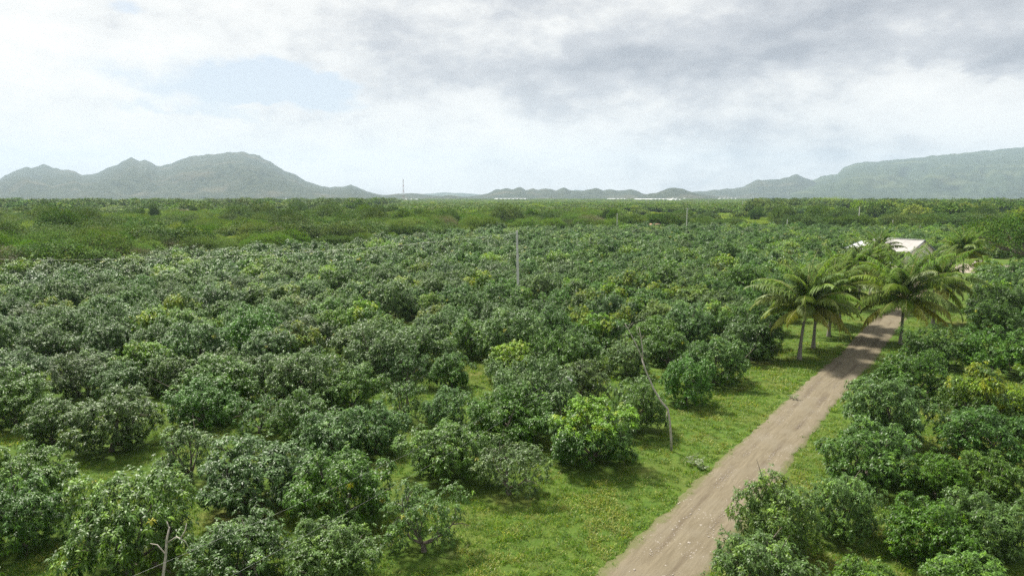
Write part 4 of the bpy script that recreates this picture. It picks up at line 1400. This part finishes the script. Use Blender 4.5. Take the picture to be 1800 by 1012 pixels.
shed((1671 - 900) / FPX * 560, 560, 21, 9, 5.4, 'long pale-blue shed roof in the woodland below the cloudy mountain', R(2), 5, M_BLUE, 'shed')
shed((1758 - 900) / FPX * 1000, 1000, 9, 8, 6.4, 'small white building at the woodland edge past the pale-blue shed', 0, 1, None, 'shed')
shed((1783 - 900) / FPX * 1000, 1000, 9, 8, 6.8, 'second small white building at the woodland edge, farther from the pale-blue shed', 0, 2, None, 'shed')
shed((1150 - 900) / FPX * 284, 284, 5.5, 3, 3.8, 'rusty low shed roof at the dark belt behind the orchard', R(12), 2, plain('rusty_roof', (.42, .25, .17), .8, .2, 2, .3), 'shed')


# ------------------------------------------------------------------ grass, weeds, stones
def tuft_mesh(seed, n, hgt, spread, dry):
    rng = np.random.default_rng(seed)
    P = np.column_stack([rng.normal(0, spread, n), rng.normal(0, spread, n), np.full(n, -.01)])
    D = np.column_stack([rng.normal(0, .55, n), rng.normal(0, .55, n), np.ones(n)]); D /= np.linalg.norm(D, axis=1)[:, None]
    L = hgt * rng.uniform(.5, 1.2, n)
    tint = np.stack([rng.uniform(0, 1, n), rng.uniform(0, 1, n), np.where(rng.random(n) < dry, rng.uniform(.3, 1, n), 0)], 1)
    V, F, T = leaves_np(P, D, L, np.full(n, .011), rng.uniform(.1, .5, n), rng, tint, True, .1)
    return mesh_np('grass_tuft', V, [F], [M_GRASS], T)


TUFTS = [tuft_mesh(1, 34, .15, .09, .06), tuft_mesh(2, 34, .19, .10, .10), tuft_mesh(3, 30, .24, .10, .35), tuft_mesh(4, 26, .30, .10, .2), tuft_mesh(5, 40, .09, .11, .05), tuft_mesh(6, 30, .22, .09, .75)]
parts = []
for d0, d1, dens in ((20, 34, 20), (34, 50, 13), (50, 75, 7), (75, 110, 2.5)):
    area = (d1 * d1 - d0 * d0) * R(42)
    m = int(area * dens)
    r_ = np.sqrt(rng.uniform(d0 * d0, d1 * d1, m)); a_ = rng.uniform(-R(42), R(42), m)
    parts.append(np.column_stack([r_ * np.sin(a_), r_ * np.cos(a_)]))
G = np.vstack(parts)
off, s_ = track_off(G)
half = np.where(off < 0, track_half(s_, -1), track_half(s_, 1))
over = half - np.abs(off)
dry_n = fbm(G[:, 0] / 3.0, G[:, 1] / 3.0, 4) + .5 * pnoise(G[:, 0] / 11, G[:, 1] / 11)
ok = over < .04 + .3 * np.clip(pnoise(G[:, 0] * 1.3, G[:, 1] * 1.3), -.1, 1)
# drop what hides under crowns that touch the ground
alltrees = np.vstack([placed, np.column_stack([cand, rr_])])
alltrees = alltrees[np.hypot(alltrees[:, 0], alltrees[:, 1]) < 115]
for (tx, ty, tr) in alltrees:
    ok &= np.hypot(G[:, 0] - tx, G[:, 1] - ty) > tr * .75
ok &= rng.random(len(G)) < np.clip(.95 - .5 * (dry_n < -.45), 0, 1)
# thin tufts on the crown of the track
extra = (over > .10) & (over < .45) & (rng.random(len(G)) < .14)
ok |= extra
G, dry_n, over = G[ok], dry_n[ok], over[ok]
m = len(G)
u = rng.random(m)
pick = np.where(dry_n > .24, np.where(u < .45, 5, 2), np.where(u < .34, 0, np.where(u < .62, 1, np.where(u < .78, 3, np.where(u < .9, 4, 2)))))
pick = np.where(over > -.12, np.where(u < .5, 4, 0), pick)
sc = rng.uniform(.7, 1.35, m) * np.where(np.hypot(G[:, 0], G[:, 1]) > 50, 1.35, 1.0) * (1 + .35 * np.clip(dry_n, -.6, .8))
scatter('grass', np.column_stack([G, np.zeros(m)]), rng.uniform(0, 6.28, m), np.column_stack([sc, sc, sc * rng.uniform(.8, 1.2, m)]), pick, TUFTS, label='uneven yellow-green grass on the verges and between the trees', category='grass')


def weed(px, py, s, seed, label):
    rng = np.random.default_rng(seed)
    g = ground(px, py)
    t = thing('broadleaf_weed', label, 'plant', (g.x, g.y, 0), 0, 'weeds on the verge')
    n = 70
    b = MB(); Pp = []
    for k in range(7):
        a = k * .9 + rng.normal(0, .2); e = Vector((math.cos(a) * .45 * s, math.sin(a) * .45 * s, .42 * s * rng.uniform(.7, 1.2)))
        b.tube([(0, 0, -.02), e * .5 + Vector((0, 0, .08)), e], [.012, .009, .005], 4, False)
        Pp += [e * q for q in np.linspace(.45, 1.05, 10)]
    link('stem', b.mesh('weed_stem', M_BARK), t)
    Pp = np.array(Pp, float); N = len(Pp)
    D = rng.normal(0, 1, (N, 3)); D[:, 2] = np.abs(D[:, 2]) * .4; D /= np.linalg.norm(D, axis=1)[:, None]
    V, F, T = leaves_np(Pp, D, .20 * s * rng.uniform(.6, 1.2, N), .06 * s * np.ones(N), rng.uniform(0, .4, N), rng, np.stack([rng.uniform(0, 1, N), rng.uniform(.3, 1, N), np.zeros(N)], 1))
    link('leaves', mesh_np('weed_leaves', V, [F], [M_WEED], T), t)


weed(1222, 818, 1.0, 3, 'pale broad-leaved weed with whitish leaves at the grassy track edge')
weed(1236, 826, .6, 4, 'smaller whitish weed touching the pale broad-leaved one')
weed(1395, 702, .8, 5, 'low green weed at the grassy edge where the track pinches')


def stone_mesh(seed):
    rng = np.random.default_rng(seed)
    b = MB()
    rings = [(-.3, .55), (-.05, 1.0), (.25, .85), (.5, .3)]
    n = 8
    v = [(r * math.cos(2 * math.pi * k / n) * rng.uniform(.75, 1.2), r * math.sin(2 * math.pi * k / n) * rng.uniform(.6, 1.0), z * rng.uniform(.8, 1.2)) for z, r in rings for k in range(n)]
    f = [(i * n + k, i * n + (k + 1) % n, (i + 1) * n + (k + 1) % n, (i + 1) * n + k) for i in range(3) for k in range(n)]
    v.append((0, 0, .55)); f += [(3 * n + k, 3 * n + (k + 1) % n, len(v) - 1) for k in range(n)]
    b.add(v, f)
    return b.mesh('stone', M_STONE)


STN = [stone_mesh(i) for i in range(4)]
for i, (a, c, s) in enumerate(((1232, 925, .085), (1211, 956, .10), (1196, 958, .06), (1246, 945, .05), (1115, 1003, .06), (1170, 996, .05), (1214, 905, .05), (1265, 843, .05), (1183, 932, .04))):
    g = ground(a, c)
    link('stone', STN[i % 4], None, (g.x, g.y, .07), i * 1.1, (s, s, s * .8), label='pale loose stone lying on the dirt track', category='stone', group='loose stones on the track')
# gravel on the track
m = 11000
s_ = rng.uniform(22, 75, m); o_ = rng.normal(0, .75, m).clip(-1.6, 1.6)
gp = track_at(s_) + o_[:, None] * tnor
sz = rng.lognormal(-4.1, .5, m).clip(.006, .045)
cl = fbm(gp[:, 0] / 1.8, gp[:, 1] / 1.8, 3) > -.1
gp, sz = gp[cl], sz[cl]
scatter('gravel', np.column_stack([gp, np.full(len(gp), .062)]), rng.uniform(0, 6.28, len(gp)), np.column_stack([sz, sz, sz * .7]), rng.integers(0, 4, len(gp)), STN, label='loose grey gravel strewn along the dirt track', category='gravel')


# ------------------------------------------------------------------ the hazy air
def haze():
    m = bpy.data.materials.new('hazy_air')
    m.use_nodes = True
    n = NT(m.node_tree)
    n.n.clear()
    out = n.new('ShaderNodeOutputMaterial')
    pv = n.new('ShaderNodeVolumePrincipled')
    pv.inputs['Color'].default_value = rgb(.66, .84, 1.0)
    pv.inputs['Density'].default_value = 1.0e-4
    pv.inputs['Anisotropy'].default_value = .15
    n.l.new(pv.outputs[0], out.inputs['Volume'])
    b = MB().box((-9200, -9200, -8), (9200, 9200, 560))
    link('haze', b.mesh('haze', m), kind='stuff', label='pale blue haze hanging over the whole plain', category='haze')


haze()
